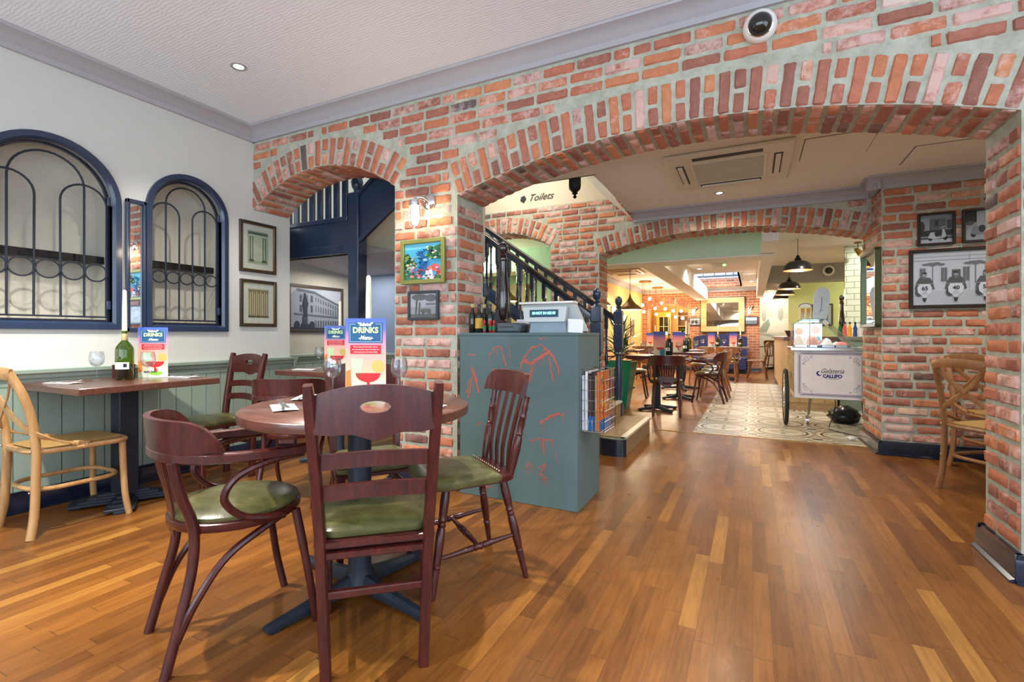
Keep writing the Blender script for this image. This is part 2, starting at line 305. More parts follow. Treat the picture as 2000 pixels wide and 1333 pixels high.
# ------------------------------------------------------------------ mesh builder
class MB:
    def __init__(s): s.v = []; s.f = []; s.m = []; s.mats = []; s.cur = 0; s.attr = None
    def mat(s, m):
        if m not in s.mats: s.mats.append(m)
        s.cur = s.mats.index(m); return s
    def add(s, vs, fs, M=None):
        o = len(s.v)
        if M is not None: vs = [M @ V(p) for p in vs]
        s.v += [tuple(p) for p in vs]; s.f += [tuple(i + o for i in f) for f in fs]; s.m += [s.cur] * len(fs); return s
    def box(s, x0, y0, z0, x1, y1, z1, b=0.0, M=None):
        if x0 > x1: x0, x1 = x1, x0
        if y0 > y1: y0, y1 = y1, y0
        if z0 > z1: z0, z1 = z1, z0
        b = min(b, (x1 - x0) * .45, (y1 - y0) * .45, (z1 - z0) * .45)
        if b <= 0:
            vs = [(x, y, z) for z in (z0, z1) for y in (y0, y1) for x in (x0, x1)]
            return s.add(vs, [(0, 2, 3, 1), (4, 5, 7, 6), (0, 1, 5, 4), (2, 6, 7, 3), (0, 4, 6, 2), (1, 3, 7, 5)], M)
        vs = []; X = (x0, x1); Y = (y0, y1); Z = (z0, z1); sg = (1, -1)
        for k in range(2):
            for j in range(2):
                for i in range(2):
                    x, y, z = X[i], Y[j], Z[k]; bx, by, bz = sg[i] * b, sg[j] * b, sg[k] * b
                    vs += [(x, y + by, z + bz), (x + bx, y, z + bz), (x + bx, y + by, z)]
        I = lambda i, j, k, a: ((k * 2 + j) * 2 + i) * 3 + a
        fs = [(I(0,0,0,0), I(0,0,1,0), I(0,1,1,0), I(0,1,0,0)), (I(1,0,0,0), I(1,1,0,0), I(1,1,1,0), I(1,0,1,0)),
              (I(0,0,0,1), I(1,0,0,1), I(1,0,1,1), I(0,0,1,1)), (I(0,1,0,1), I(0,1,1,1), I(1,1,1,1), I(1,1,0,1)),
              (I(0,0,0,2), I(0,1,0,2), I(1,1,0,2), I(1,0,0,2)), (I(0,0,1,2), I(1,0,1,2), I(1,1,1,2), I(0,1,1,2))]
        for a in (0, 1):
            for c in (0, 1):
                fs.append((I(a,0,c,0), I(a,1,c,0), I(a,1,c,2), I(a,0,c,2))); fs.append((I(0,a,c,1), I(1,a,c,1), I(1,a,c,2), I(0,a,c,2))); fs.append((I(a,c,0,0), I(a,c,1,0), I(a,c,1,1), I(a,c,0,1)))
        for k in range(2):
            for j in range(2):
                for i in range(2): fs.append((I(i,j,k,0), I(i,j,k,1), I(i,j,k,2)))
        return s.add(vs, fs, M)
    def tube(s, pts, r, seg=8, closed=False, up=None, flat=None, square=False):
        """sweep; r number or list; flat=(a,b) half sizes of the section along (side, up)"""
        pts = [V(p) for p in pts]; n = len(pts); rr = r if isinstance(r, (list, tuple)) else [r] * n
        tang = []
        for i in range(n):
            a = pts[(i - 1) % n] if closed or i > 0 else pts[0]; b = pts[(i + 1) % n] if closed or i < n - 1 else pts[-1]
            t = (b - a); tang.append(t.normalized() if t.length > 1e-9 else V((0, 0, 1)))
        u = V(up) if up else (V((0, 0, 1)) if abs(tang[0].z) < 0.9 else V((1, 0, 0)))
        vs = []; side = tang[0].cross(u).normalized()
        for i in range(n):
            t = tang[i]
            if up: sd = t.cross(u); side = sd.normalized() if sd.length > 1e-4 else side
            else: side = (side - t * side.dot(t)).normalized()
            w_ = side.cross(t).normalized()
            if square or (flat and len(flat) == 3):
                A, B = (flat[0], flat[1]) if flat else (1, 1)
                ck = [(1, -.7), (1, .7), (.7, 1), (-.7, 1), (-1, .7), (-1, -.7), (-.7, -1), (.7, -1)]
                k = rr[i] if not flat else (rr[i] if isinstance(r, (list, tuple)) else 1.0)
                for a, b in ck: vs.append(pts[i] + side * a * A * k + w_ * b * B * k)
            else:
                A, B = flat if flat else (1, 1)
                k = rr[i]
                for q in range(seg):
                    an = 2 * PI * q / seg; vs.append(pts[i] + side * math.cos(an) * A * k + w_ * math.sin(an) * B * k)
        sg = 8 if (square or (flat and len(flat) == 3)) else seg
        fs = []
        for i in range(n if closed else n - 1):
            j = (i + 1) % n
            for q in range(sg): fs.append((i * sg + q, i * sg + (q + 1) % sg, j * sg + (q + 1) % sg, j * sg + q))
        if not closed: fs.append(tuple(range(sg))[::-1]); fs.append(tuple((n - 1) * sg + q for q in range(sg)))
        return s.add(vs, fs)
    def lathe(s, prof, c=(0, 0, 0), seg=16, M=None, axis=None, cap=True):
        vs = []; fs = []
        R = Matrix.Translation(V(c))
        if axis is not None: R = R @ V((0, 0, 1)).rotation_difference(V(axis)).to_matrix().to_4x4()
        if M is not None: R = M @ R
        for r, z in prof:
            for q in range(seg): a = 2 * PI * q / seg; vs.append((r * math.cos(a), r * math.sin(a), z))
        n = len(prof)
        for i in range(n - 1):
            for q in range(seg): fs.append((i * seg + q, i * seg + (q + 1) % seg, (i + 1) * seg + (q + 1) % seg, (i + 1) * seg + q))
        if cap:
            if prof[0][0] > 1e-5: fs.append(tuple(range(seg))[::-1])
            if prof[-1][0] > 1e-5: fs.append(tuple((n - 1) * seg + q for q in range(seg)))
        return s.add(vs, fs, R)
    def lathe_on(s, prof, a, b, seg=12):
        """profile given in (r, t) with t 0..1 between the points a and b"""
        a, b = V(a), V(b); L = (b - a).length
        return s.lathe([(r, t * L) for r, t in prof], a, seg, axis=(b - a).normalized())
    def prism(s, poly, t0, t1, M=None):
        """poly in local xz, thickness along y from t0 to t1"""
        n = len(poly); vs = [(x, t0, z) for x, z in poly] + [(x, t1, z) for x, z in poly]
        fs = [tuple(range(n)), tuple(range(2 * n - 1, n - 1, -1))] + [(i, i + n, (i + 1) % n + n, (i + 1) % n) for i in range(n)]
        return s.add(vs, fs, M)
    def grid(s, rows, flip=False, closed=False):
        n = len(rows[0]); vs = [p for r in rows for p in r]; fs = []
        for i in range(len(rows) - 1):
            for j in range(n if closed else n - 1):
                q = (i * n + j, i * n + (j + 1) % n, (i + 1) * n + (j + 1) % n, (i + 1) * n + j); fs.append(q[::-1] if flip else q)
        return s.add(vs, fs)
    def ball(s, c, r, seg=14, rings=8, sc=(1, 1, 1)):
        prof = [(max(1e-6, math.sin(PI * i / rings)), -math.cos(PI * i / rings)) for i in range(rings + 1)]
        return s.lathe(prof, (0, 0, 0), seg, M=Matrix.Translation(V(c)) @ Matrix.Diagonal((r * sc[0], r * sc[1], r * sc[2], 1)), cap=False)
    def build(s, name, parent=None, mat=None, smooth=40, kind=None, label=None):
        me = bpy.data.meshes.new(name); me.from_pydata(s.v, [], s.f); me.validate(verbose=False)
        if not s.mats: s.mats = [mat or M_WHITE]
        for m in s.mats: me.materials.append(m)
        if len(s.m) == len(me.polygons): me.polygons.foreach_set('material_index', s.m)
        if smooth:
            me.polygons.foreach_set('use_smooth', [True] * len(me.polygons)); me.set_sharp_from_angle(angle=math.radians(smooth))
        if s.attr and len(s.attr) == len(me.polygons):
            at = me.attributes.new('bc', 'FLOAT_COLOR', 'FACE'); flatv = [c for t in s.attr for c in t]; at.data.foreach_set('color', flatv)
        me.update()
        o = bpy.data.objects.new(name, me); COL.objects.link(o)
        if parent: o.parent = parent
        if kind: o['kind'] = kind
        if label: o['label'] = label
        return o

def mb(m=None):
    b = MB()
    if m: b.mat(m)
    return b
def thing(name, label, cat, loc=(0, 0, 0), rz=0.0, group=None, kind=None):
    o = bpy.data.objects.new(name, None); COL.objects.link(o); o.empty_display_size = 0.1
    o.location = loc; o.rotation_euler = (0, 0, rz); o['label'] = label; o['category'] = cat
    if group: o['group'] = group
    return o
def tag(o, label, cat, group=None):
    o['label'] = label; o['category'] = cat
    if group: o['group'] = group
    return o
def place(o, loc, rz=0.0): o.location = loc; o.rotation_euler = (0, 0, rz); return o
def dup(root, loc, rz=0.0, label=None, group=None, scale=None):
    def cp(o, par):
        c = o.copy(); COL.objects.link(c)
        if par: c.parent = par
        for ch in list(o.children): cp(ch, c)
        return c
    r = cp(root, None); r.location = loc; r.rotation_euler = (0, 0, rz)
    if label: r['label'] = label
    if group: r['group'] = group
    if scale: r.scale = (scale,) * 3
    return r
def struct(b, name, mat=None, smooth=30):
    return b.build(name, None, mat, smooth, kind='structure')
def crv(pts, n=6, closed=False):
    P = [V(p) for p in pts]; out = []; m = len(P)
    for i in range(m if closed else m - 1):
        p0 = P[(i - 1) % m] if closed or i > 0 else P[0] * 2 - P[1]; p1 = P[i]; p2 = P[(i + 1) % m]
        p3 = P[(i + 2) % m] if closed or i < m - 2 else P[-1] * 2 - P[-2]
        for k in range(n):
            t = k / n; out.append(0.5 * ((2 * p1) + (p2 - p0) * t + (2 * p0 - 5 * p1 + 4 * p2 - p3) * t * t + (3 * p1 - p0 - 3 * p2 + p3) * t ** 3))
    if not closed: out.append(P[-1])
    return out
def face(dx, dy): return math.atan2(-dx, dy)
def text(body, size, mat, parent, loc, rot=(PI / 2, 0, 0), shear=0.0, ext=0.0006, ax='CENTER', name='lettering', bold=0.0, sx=1.0):
    cu = bpy.data.curves.new('t', 'FONT'); cu.body = body; cu.size = size; cu.extrude = ext; cu.align_x = ax; cu.align_y = 'CENTER'; cu.shear = shear; cu.offset = bold
    cu.resolution_u = 3
    t = bpy.data.objects.new('t', cu); COL.objects.link(t)
    bpy.context.view_layer.update()
    me = bpy.data.meshes.new_from_object(t.evaluated_get(bpy.context.evaluated_depsgraph_get()))
    bpy.data.objects.remove(t); me.materials.clear(); me.materials.append(mat)
    o = bpy.data.objects.new(name, me); COL.objects.link(o); o.location = loc; o.rotation_euler = rot; o.scale = (sx, 1, 1)
    if parent: o.parent = parent
    return o

# ------------------------------------------------------------------ brickwork
def arch_z(x, a):
    xa, xb, sp, ap = a; hw = (xb - xa) / 2; rise = ap - sp; R = (hw * hw + rise * rise) / (2 * rise); cx = (xa + xb) / 2
    d = R * R - (x - cx) ** 2
    return sp + math.sqrt(max(0, d)) - (R - rise)
def arch_geo(a):
    xa, xb, sp, ap = a; hw = (xb - xa) / 2; rise = ap - sp; R = (hw * hw + rise * rise) / (2 * rise)
    return (xa + xb) / 2, ap - R, R, math.asin(hw / R)
class Bricks:
    def __init__(s): s.b = MB(); s.b.attr = []; s.b.mats = [M_BRICK]
    def brick(s, P, nrm, proud=0.009):
        """P: four corners (00,10,11,01)"""
        P = [V(p) for p in P]; nrm = V(nrm).normalized()
        lu = (P[1] - P[0]).length; nu = 6 if lu > 0.12 else 4; nv = 4
        r0 = random.random(); rc = (r0, random.random() ** 1.3, random.random(), 1)
        jx = [random.uniform(-.0025, .0025) for _ in range(4)]
        vs = []; pr = proud * random.uniform(0.7, 1.25)
        us = [0, .05, .3, .7, .95, 1] if nu == 6 else [0, .1, .9, 1]; us = [0, .04, .2, .36, .52, .68, .84, .96, 1] if nu == 6 else us; ws = [0, .16, .84, 1]
        for j, w_ in enumerate(ws):
            for i, u in enumerate(us):
                uu, vv = u, w_
                edge = i in (0, len(us) - 1) or j in (0, 3)
                corner = i in (0, len(us) - 1) and j in (0, 3)
                if corner: uu = .5 + (u - .5) * .94; vv = .5 + (w_ - .5) * .80
                p = P[0] * (1 - uu) * (1 - vv) + P[1] * uu * (1 - vv) + P[2] * uu * vv + P[3] * (1 - uu) * vv
                d = -0.004 if edge else pr + random.uniform(-.0016, .0016)
                if edge: p = p + (P[3] - P[0]).normalized() * random.uniform(-.0045, .0045) + (P[1] - P[0]).normalized() * random.uniform(-.0045, .0045)
                vs.append(p + nrm * d)
        n = len(us); fs = []
        # orientation test
        c = (P[1] - P[0]).cross(P[3] - P[0]); flip = c.dot(nrm) < 0
        for j in range(3):
            for i in range(n - 1):
                q = (j * n + i, j * n + i + 1, (j + 1) * n + i + 1, (j + 1) * n + i); fs.append(q[::-1] if flip else q)
        s.b.add(vs, fs); s.b.attr += [rc] * len(fs)
    def field(s, org, u, nrm, W, z0, z1, ok=None, L=0.208, Hh=0.063, pitch=0.0785, g=0.016, off=0.0):
        """running bond on the plane org + a*u, height z"""
        u = V(u); row = 0; z = z0
        while z + Hh * 0.6 < z1:
            zt = min(z + Hh, z1); a = -L + (row % 2) * (L + g) / 2 + off - random.uniform(0, .02)
            while a < W:
                ln = L * random.uniform(.96, 1.03)
                if random.random() < .12: ln *= .5
                a0, a1 = max(a, 0.003), min(a + ln, W - 0.003)
                if a1 - a0 > .03:
                    runs = [(a0, a1)]
                    if ok:
                        k = max(6, int((a1 - a0) / .012)); xs = [a0 + (a1 - a0) * i / k for i in range(k + 1)]
                        flag = [ok(x, z - .004) and ok(x, zt + .004) for x in xs]; runs = []; st = None
                        for i, f_ in enumerate(flag):
                            if f_ and st is None: st = xs[i]
                            if (not f_ or i == k) and st is not None:
                                runs.append((st, xs[i] if f_ else xs[i - 1])); st = None
                    for p, q in runs:
                        if q - p > .035:
                            o = V(org); jz = random.uniform(-.002, .002)
                            s.brick([o + u * p + V((0, 0, z + jz)), o + u * q + V((0, 0, z + jz)), o + u * q + V((0, 0, zt + jz)), o + u * p + V((0, 0, zt + jz))], nrm)
                a += ln + g
            z += pitch; row += 1
    def ring(s, a, y, ny, depth, th, soffit=True):
        """voussoirs of the arch a on the face at y, and its soffit"""
        cx, cz, R, ha = arch_geo(a); n = max(3, int(round(2 * ha * R / 0.0745))); g = .016
        for i in range(n):
            t0 = -ha + 2 * ha * i / n + g / 2 / R; t1 = -ha + 2 * ha * (i + 1) / n - g / 2 / R
            def pt(t, r): return V((cx + r * math.sin(t), y, cz + r * math.cos(t)))
            spl = [(0, th)] if i % 2 else [(0, th * .46), (th * .54, th)]
            for r0, r1 in spl:
                s.brick([pt(t0, R + r0 + .002), pt(t0, R + r1), pt(t1, R + r1), pt(t1, R + r0 + .002)], (0, ny, 0))
            if soffit:
                tm = (t0 + t1) / 2; nn = V((-math.sin(tm), 0, -math.cos(tm)))
                sp = [(0, .63), (.67, 1)] if i % 2 else [(0, .3), (.34, 1)]
                for d0, d1 in sp:
                    q = [pt(t0, R) + V((0, d0 * depth, 0)), pt(t0, R) + V((0, d1 * depth, 0)), pt(t1, R) + V((0, d1 * depth, 0)), pt(t1, R) + V((0, d0 * depth, 0))]
                    s.brick(q, nn, .008)
def arch_slab(b, x0, x1, z1, y0, y1, arches):
    """solid wall with arched openings from the floor"""
    xs = {x0, x1}
    for a in arches:
        for i in range(25): xs.add(a[0] + (a[1] - a[0]) * i / 24)
    xs = sorted(x for x in xs if x0 - 1e-6 <= x <= x1 + 1e-6)
    def low(x, xm):
        for a in arches:
            if a[0] < xm < a[1]: return arch_z(x, a)
        return 0.0
    for i in range(len(xs) - 1):
        p, q = xs[i], xs[i + 1]; xm = (p + q) / 2; lp, lq = low(p, xm), low(q, xm)
        b.add([(p, y0, lp), (q, y0, lq), (q, y0, z1), (p, y0, z1)], [(0, 1, 2, 3)])
        b.add([(p, y1, lp), (q, y1, lq), (q, y1, z1), (p, y1, z1)], [(3, 2, 1, 0)])
        b.add([(p, y0, lp), (q, y0, lq), (q, y1, lq), (p, y1, lp)], [(3, 2, 1, 0)])
    for a in arches:
        for x in (a[0], a[1]):
            if x == XL: continue
            if x0 - 1e-6 <= x <= x1 + 1e-6: b.add([(x, y0, 0), (x, y1, 0), (x, y1, a[2]), (x, y0, a[2])], [(0, 1, 2, 3)])
    b.add([(x0, y0, z1), (x1, y0, z1), (x1, y1, z1), (x0, y1, z1)], [(0, 1, 2, 3)])
    for x in (x0, x1):
        if x != XL: b.add([(x, y0, 0), (x, y1, 0), (x, y1, z1), (x, y0, z1)], [(0, 1, 2, 3)])

# ------------------------------------------------------------------ the room shell
XL, YA, YAB = -4.02, 2.88, 3.24
ARCH_L = (-4.02, -2.41, 2.20, 2.47); ARCH_R = (-1.855, 1.05, 2.06, 2.285)
ARCH_2 = (-1.66, 1.05, 2.05, 2.24); ARCH_S = (-3.70, -2.29, 2.20, 2.42)
def rect(b, x0, y0, x1, y1, z, up=False):
    f = (0, 1, 2, 3) if up else (3, 2, 1, 0)
    return b.add([(x0, y0, z), (x1, y0, z), (x1, y1, z), (x0, y1, z)], [f])
b = mb(M_FLOOR).box(-5.6, -3.0, -0.1, 4.2, 19.0, 0); struct(b, 'floor')
b = mb(M_TILE).box(-0.59, 5.68, 0.0005, 2.6, 11.95, 0.004); struct(b, 'floor_tiles')
b = mb(flat('brass_strip', srgb(190, 150, 96), 0.35, 0.8)).box(-1.0, 5.655, 0, 1.0, 5.685, 0.006); struct(b, 'trim_1')
b = mb(M_CEIL).box(-4.4, -3.0, 2.91, 3.0, 2.9, 3.0); struct(b, 'ceiling')
b = mb(M_CEIL2); b.box(-1.25, 3.2, 2.5, 3.6, 5.9, 2.6); b.box(-2.9, 3.2, 2.5, -1.25, 4.2, 2.6); struct(b, 'ceiling_2')
b = mb(M_CEIL2); b.box(-4.6, 5.75, 2.45, -1.52, 16, 2.55); b.box(-1.52, 5.9, 2.45, -0.3, 11.7, 2.55); b.box(-1.52, 15.2, 2.45, -0.3, 18.2, 2.55); b.box(-0.3, 5.9, 2.45, 3.4, 18.2, 2.55)
b.box(-4.6, 16, 2.45, -1.52, 18.2, 2.55); struct(b, 'ceiling_3')
# skylight shaft
b = mb(flat('shaft_white', srgb(222, 226, 232), 0.6)); b.box(-1.56, 11.7, 2.45, -1.52, 15.2, 3.4); b.box(-0.3, 11.7, 2.45, -0.26, 15.2, 3.4)
b.box(-1.52, 15.2, 2.45, -0.3, 15.24, 3.4); b.box(-1.52, 11.66, 2.45, -0.3, 11.7, 3.4); b.box(-1.56, 11.66, 3.4, -0.26, 15.24, 3.45)
sk = struct(b, 'window_5'); s2 = mb(M_NAVYD)
s2.box(-1.5, 15.16, 2.75, -.34, 15.19, 2.79); s2.box(-1.5, 15.16, 3.0, -.34, 15.19, 3.03)
for x in (-1.3, -1.0, -.7, -.5): s2.box(x, 15.17, 2.78, x + .02, 15.19, 3.02)
s2.build('shaft_railing', sk)
s3 = mb(M_BRICKX); s3.box(-1.52, 15.14, 2.45, -.3, 15.16, 2.7); s3.build('shaft_brick', sk)

# left wall with two arched niches
NI = [(1.085, 1.855, 1.115, 1.98), (2.008, 2.636, 1.105, 2.03)]   # y0, y1, sill, spring
FW = 0.052
def nz(y, n, inset=0.0):
    y0, y1, sl, sp = n; r = (y1 - y0) / 2 - inset; c = (y0 + y1) / 2
    d = r * r - (y - c) ** 2
    return sp + math.sqrt(max(0, d))
M_NICHE = flat('textured_beige_plaster', srgb(206, 200, 184), .85, spec=.1, bmp=.5, bscale=40)
b = mb(M_CREAMW)
ys = [-3.0, 1.0]
for n in NI:
    a0, a1 = n[0] + FW, n[1] - FW
    for i in range(25): ys.append((a0 + a1) / 2 - (a1 - a0) / 2 * math.cos(PI * i / 24))
ys += [1.93, 3.26]; ys = sorted(ys)
for i in range(len(ys) - 1):
    p, q = ys[i], ys[i + 1]; m_ = (p + q) / 2; hit = None
    for n in NI:
        if n[0] + FW < m_ < n[1] - FW: hit = n
    if hit:
        zl = hit[2] + FW
        b.add([(XL, p, 0), (XL, q, 0), (XL, q, zl), (XL, p, zl)], [(0, 1, 2, 3)])
        b.add([(XL, p, nz(p, hit, FW)), (XL, q, nz(q, hit, FW)), (XL, q, 2.91), (XL, p, 2.91)], [(0, 1, 2, 3)])
        D = XL - 0.22; b.mat(M_NICHE)
        b.add([(XL, p, nz(p, hit, FW)), (XL, q, nz(q, hit, FW)), (D, q, nz(q, hit, FW)), (D, p, nz(p, hit, FW))], [(0, 1, 2, 3)])
        b.add([(XL, p, zl), (XL, q, zl), (D, q, zl), (D, p, zl)], [(3, 2, 1, 0)])
        b.add([(D, p, zl), (D, q, zl), (D, q, nz(q, hit, FW)), (D, p, nz(p, hit, FW))], [(0, 1, 2, 3)]); b.mat(M_CREAMW)
    else:
        b.add([(XL, p, 0), (XL, q, 0), (XL, q, 2.91), (XL, p, 2.91)], [(0, 1, 2, 3)])
b.mat(M_NICHE)
for n in NI:
    for y in (n[0] + FW, n[1] - FW):
        b.add([(XL, y, n[2] + FW), (XL - .22, y, n[2] + FW), (XL - .22, y, n[3]), (XL, y, n[3])], [(0, 1, 2, 3)])
b.mat(M_CREAMW)
b.add([(XL, 3.26, 0), (-4.42, 3.26, 0), (-4.42, 3.26, 3.4), (XL, 3.26, 3.4)], [(0, 1, 2, 3)])
b.box(-4.45, -3.0, 0, -4.38, 3.26, 3.0)
struct(b, 'wall_left')
# wainscot, dado and skirting
def mould(b, p0, p1, n, prof):
    p0, p1, n = V((p0[0], p0[1], 0)), V((p1[0], p1[1], 0)), V((n[0], n[1], 0))
    vs = [p + n * d + V((0, 0, z)) for p in (p0, p1) for d, z in prof]; k = len(prof)
    fs = [(i, i + 1, k + i + 1, k + i) for i in range(k - 1)] + [tuple(range(k)), tuple(range(2 * k - 1, k - 1, -1))]
    b.add(vs, fs); return b
def boards(b, p0, p1, n, z0, z1, pitch=0.115, d=0.018):
    p0, p1, n = V((p0[0], p0[1], 0)), V((p1[0], p1[1], 0)), V((n[0], n[1], 0)); L = (p1 - p0).length; u = (p1 - p0) / L; k = max(1, round(L / pitch))
    for i in range(k):
        a, c = p0 + u * (L * i / k), p0 + u * (L * (i + 1) / k); e = u * 0.004
        q = [a, a + e + n * d, c - e + n * d, c]
        vs = [x + V((0, 0, z)) for z in (z0, z1) for x in q]
        b.add(vs, [(0, 1, 5, 4), (1, 2, 6, 5), (2, 3, 7, 6)])
    return b
DADO = [(0.0, .765), (.022, .765), (.024, .80), (.038, .81), (.040, .83), (.058, .842), (.060, .862), (0.0, .866)]
BASE = [(0, 0), (.05, 0), (.05, .012), (.032, .02), (.032, .10), (.026, .112), (.02, .125), (0, .125)]
b = mb(M_SAGE); boards(b, (XL, -3), (XL, 3.26), (1, 0), 0, .78); mould(b, (XL, -3), (XL, 3.275), (1, 0), DADO)
mould(b, (XL - .4, 3.26), (XL + .05, 3.26), (0, 1), DADO); boards(b, (-4.4, 3.262), (-4.4, 4.45), (1, 0), 0, .78); mould(b, (-4.4, 3.26), (-4.4, 4.45), (1, 0), DADO)
boards(b, (-4.4, 4.45), (-3.12, 4.45), (0, -1), 0, .78); mould(b, (-4.4, 4.45), (-3.12, 4.45), (0, -1), DADO)
struct(b, 'trim_2')
b = mb(M_NAVYD); mould(b, (XL + .018, -3), (XL + .018, 3.3), (1, 0), BASE); mould(b, (-4.38, 3.26), (-4.38, 4.45), (1, 0), BASE); struct(b, 'baseboard_left')
CR = [(0, 2.80), (.022, 2.80), (.024, 2.835), (.034, 2.842), (.05, 2.862), (.078, 2.885), (.112, 2.893), (.116, 2.905), (.122, 2.91), (0, 2.91)]
b = mb(M_GREYTR); mould(b, (XL, -3), (XL, YA), (1, 0), CR); mould(b, (XL, YA), (3.0, YA), (0, -1), CR); struct(b, 'trim_3')
# walls behind the camera: shop front with glazing, and the right-hand wall
b = mb(M_CREAMW)
b.box(-4.4, -2.85, 0, 3.0, -2.7, .45); b.box(-4.4, -2.85, 2.6, 3.0, -2.7, 2.91)
for x in (-4.4, -2.1, 0.1, 2.8): b.box(x, -2.85, .45, x + .2, -2.7, 2.6)
struct(b, 'wall_front')
for i, (x0, x1) in enumerate([(-4.2, -2.1), (-1.9, .1), (.3, 2.8)]):
    f = mb(M_NAVYD)
    for z in (.45, 2.54): f.box(x0, -2.80, z, x1, -2.74, z + .06)
    for x in (x0, x1 - .06): f.box(x, -2.80, .45, x + .06, -2.74, 2.6)
    o = struct(f, 'window_%d' % (i + 6)); mb(M_PANE).box(x0 + .06, -2.775, .51, x1 - .06, -2.771, 2.54).build('pane', o)
b = mb(M_CREAMW); b.box(2.9, -2.85, 0, 3.05, -1.6, 2.91); b.box(2.9, 2.0, 0, 3.05, 5.6, 2.91); b.box(2.9, -1.6, 0, 3.05, 2.0, .5); b.box(2.9, -1.6, 2.6, 3.05, 2.0, 2.91); struct(b, 'wall_right')
f = mb(M_NAVYD)
for z in (.5, 2.54): f.box(2.94, -1.6, z, 3.0, 2.0, z + .06)
for y in (-1.6, .17, 1.94): f.box(2.94, y, .5, 3.0, y + .06, 2.6)
o = struct(f, 'window_9'); mb(M_PANE).box(2.968, -1.54, .56, 2.972, 1.94, 2.54).build('pane', o)

# first brick wall with its two arches
b = mb(M_MORTAR); arch_slab(b, XL, 3.0, 2.95, YA, YAB, [ARCH_L, ARCH_R]); o = struct(b, 'wall_arcade', smooth=20)
bk = Bricks()
def outside(arches, th, pad=0.012):
    def ok(x, z):
        for a in arches:
            cx, cz, R, ha = arch_geo(a)
            if math.hypot(x - cx, z - cz) < R + th + pad and z > cz + R * math.cos(ha) * 0.999 - 0.0 and abs(math.atan2(x - cx, z - cz)) < ha * 1.0 + .012 / R: return False
            if a[0] - .004 < x < a[1] + .004 and z < arch_z(min(max(x, a[0]), a[1]), a) + .01: return False
        return True
    return ok
okf = outside([ARCH_L, ARCH_R], .235)
bk.field((XL, YA, 0), (1, 0, 0), (0, -1, 0), 5.07 + 1.9, .13, 2.80, lambda a, z: okf(a + XL, z))
bk.ring(ARCH_L, YA, -1, YAB - YA, .215); bk.ring(ARCH_R, YA, -1, YAB - YA, .235)
bk.field((-1.855, YA, 0), (0, 1, 0), (1, 0, 0), .36, .13, 2.05); bk.field((1.05, YA, 0), (0, 1, 0), (-1, 0, 0), .36, .13, 2.05)
bk.field((-2.41, YA, 0), (0, 1, 0), (-1, 0, 0), .36, .13, 2.19)
bk.b.build('brickwork', o, smooth=50)
b = mb(M_NAVYD)
for x, n, in ((1.05, -1), (-1.855, 1), (-2.41, -1)): mould(b, (x, YA - .03), (x, YAB + .03), (n, 0), BASE)
mould(b, (1.02, YA), (3, YA), (0, -1), BASE); mould(b, (-2.44, YA), (-1.82, YA), (0, -1), BASE); mould(b, (1.02, YAB), (3, YAB), (0, 1), BASE)
struct(b, 'baseboard_arcade')

# second brick wall, right hand brick face and the reveal between them
b = mb(M_MORTAR); arch_slab(b, -4.6, 1.05, 2.71, 5.72, 6.08, [ARCH_S, ARCH_2])
b.add([(1.045, 5.41, 0), (3.1, 5.41, 0), (3.1, 5.41, 2.5), (1.045, 5.41, 2.5)], [(0, 1, 2, 3)])
b.add([(1.045, 5.41, 0), (1.02, 6.08, 0), (1.02, 6.08, 2.5), (1.045, 5.41, 2.5)], [(3, 2, 1, 0)])
b.box(1.06, 6.0, 0, 3.1, 6.1, 2.5)
o = struct(b, 'wall_hall', smooth=20)
b = mb(flat('plain_cream_paint', srgb(206, 196, 172), 0.7)); b.box(-4.9, 5.72, 2.71, -1.2, 5.85, 3.5); struct(b, 'wall_landing')
bk = Bricks(); okg = outside([ARCH_S, ARCH_2], .20)
bk.field((-4.6, 5.72, 0), (1, 0, 0), (0, -1, 0), 5.62, .13, 2.70, lambda a, z: okg(a - 4.6, z) and (z < 2.42 or a - 4.6 < -1.2))
bk.ring(ARCH_2, 5.72, -1, .36, .19); bk.ring(ARCH_S, 5.72, -1, .36, .21)
bk.field((1.045, 5.41, 0), (1, 0, 0), (0, -1, 0), 1.7, .13, 2.405)
uu = V((-.025, .67, 0)).normalized(); bk.field((1.045, 5.41, 0), uu, (-uu.y, uu.x, 0), .67, .13, 2.405)
bk.field((-1.66, 5.72, 0), (0, 1, 0), (1, 0, 0), .36, .13, 2.04); bk.field((-2.29, 5.72, 0), (0, 1, 0), (-1, 0, 0), .36, .13, 2.19)
bk.ring(ARCH_2, 6.08, 1, -.36, .19, soffit=False); bk.field((-3.1, 6.08, 0), (1, 0, 0), (0, 1, 0), 4.3, 1.2, 2.45, lambda a, z: okg(a - 3.1, z))
bk.b.build('brickwork', o, smooth=50)
b = mb(M_NAVYD); mould(b, (1.02, 5.41), (3, 5.41), (0, -1), BASE); n_ = V((-uu.y, uu.x, 0)); mould(b, (1.045, 5.38), (1.02, 6.08), (n_.x, n_.y), BASE); mould(b, (-1.66, 5.7), (-1.66, 6.1), (1, 0), BASE); struct(b, 'baseboard_hall')
CR2 = [(d, z - 2.80 + 2.39) for d, z in CR]
b = mb(M_GREYTR); mould(b, (-1.25, 5.72), (1.0, 5.72), (0, -1), CR2); mould(b, (.93, 5.41), (3, 5.41), (0, -1), CR2); mould(b, (1.03, 5.35), (1.03, 5.72), (-1, 0), CR2)
struct(b, 'trim_4')
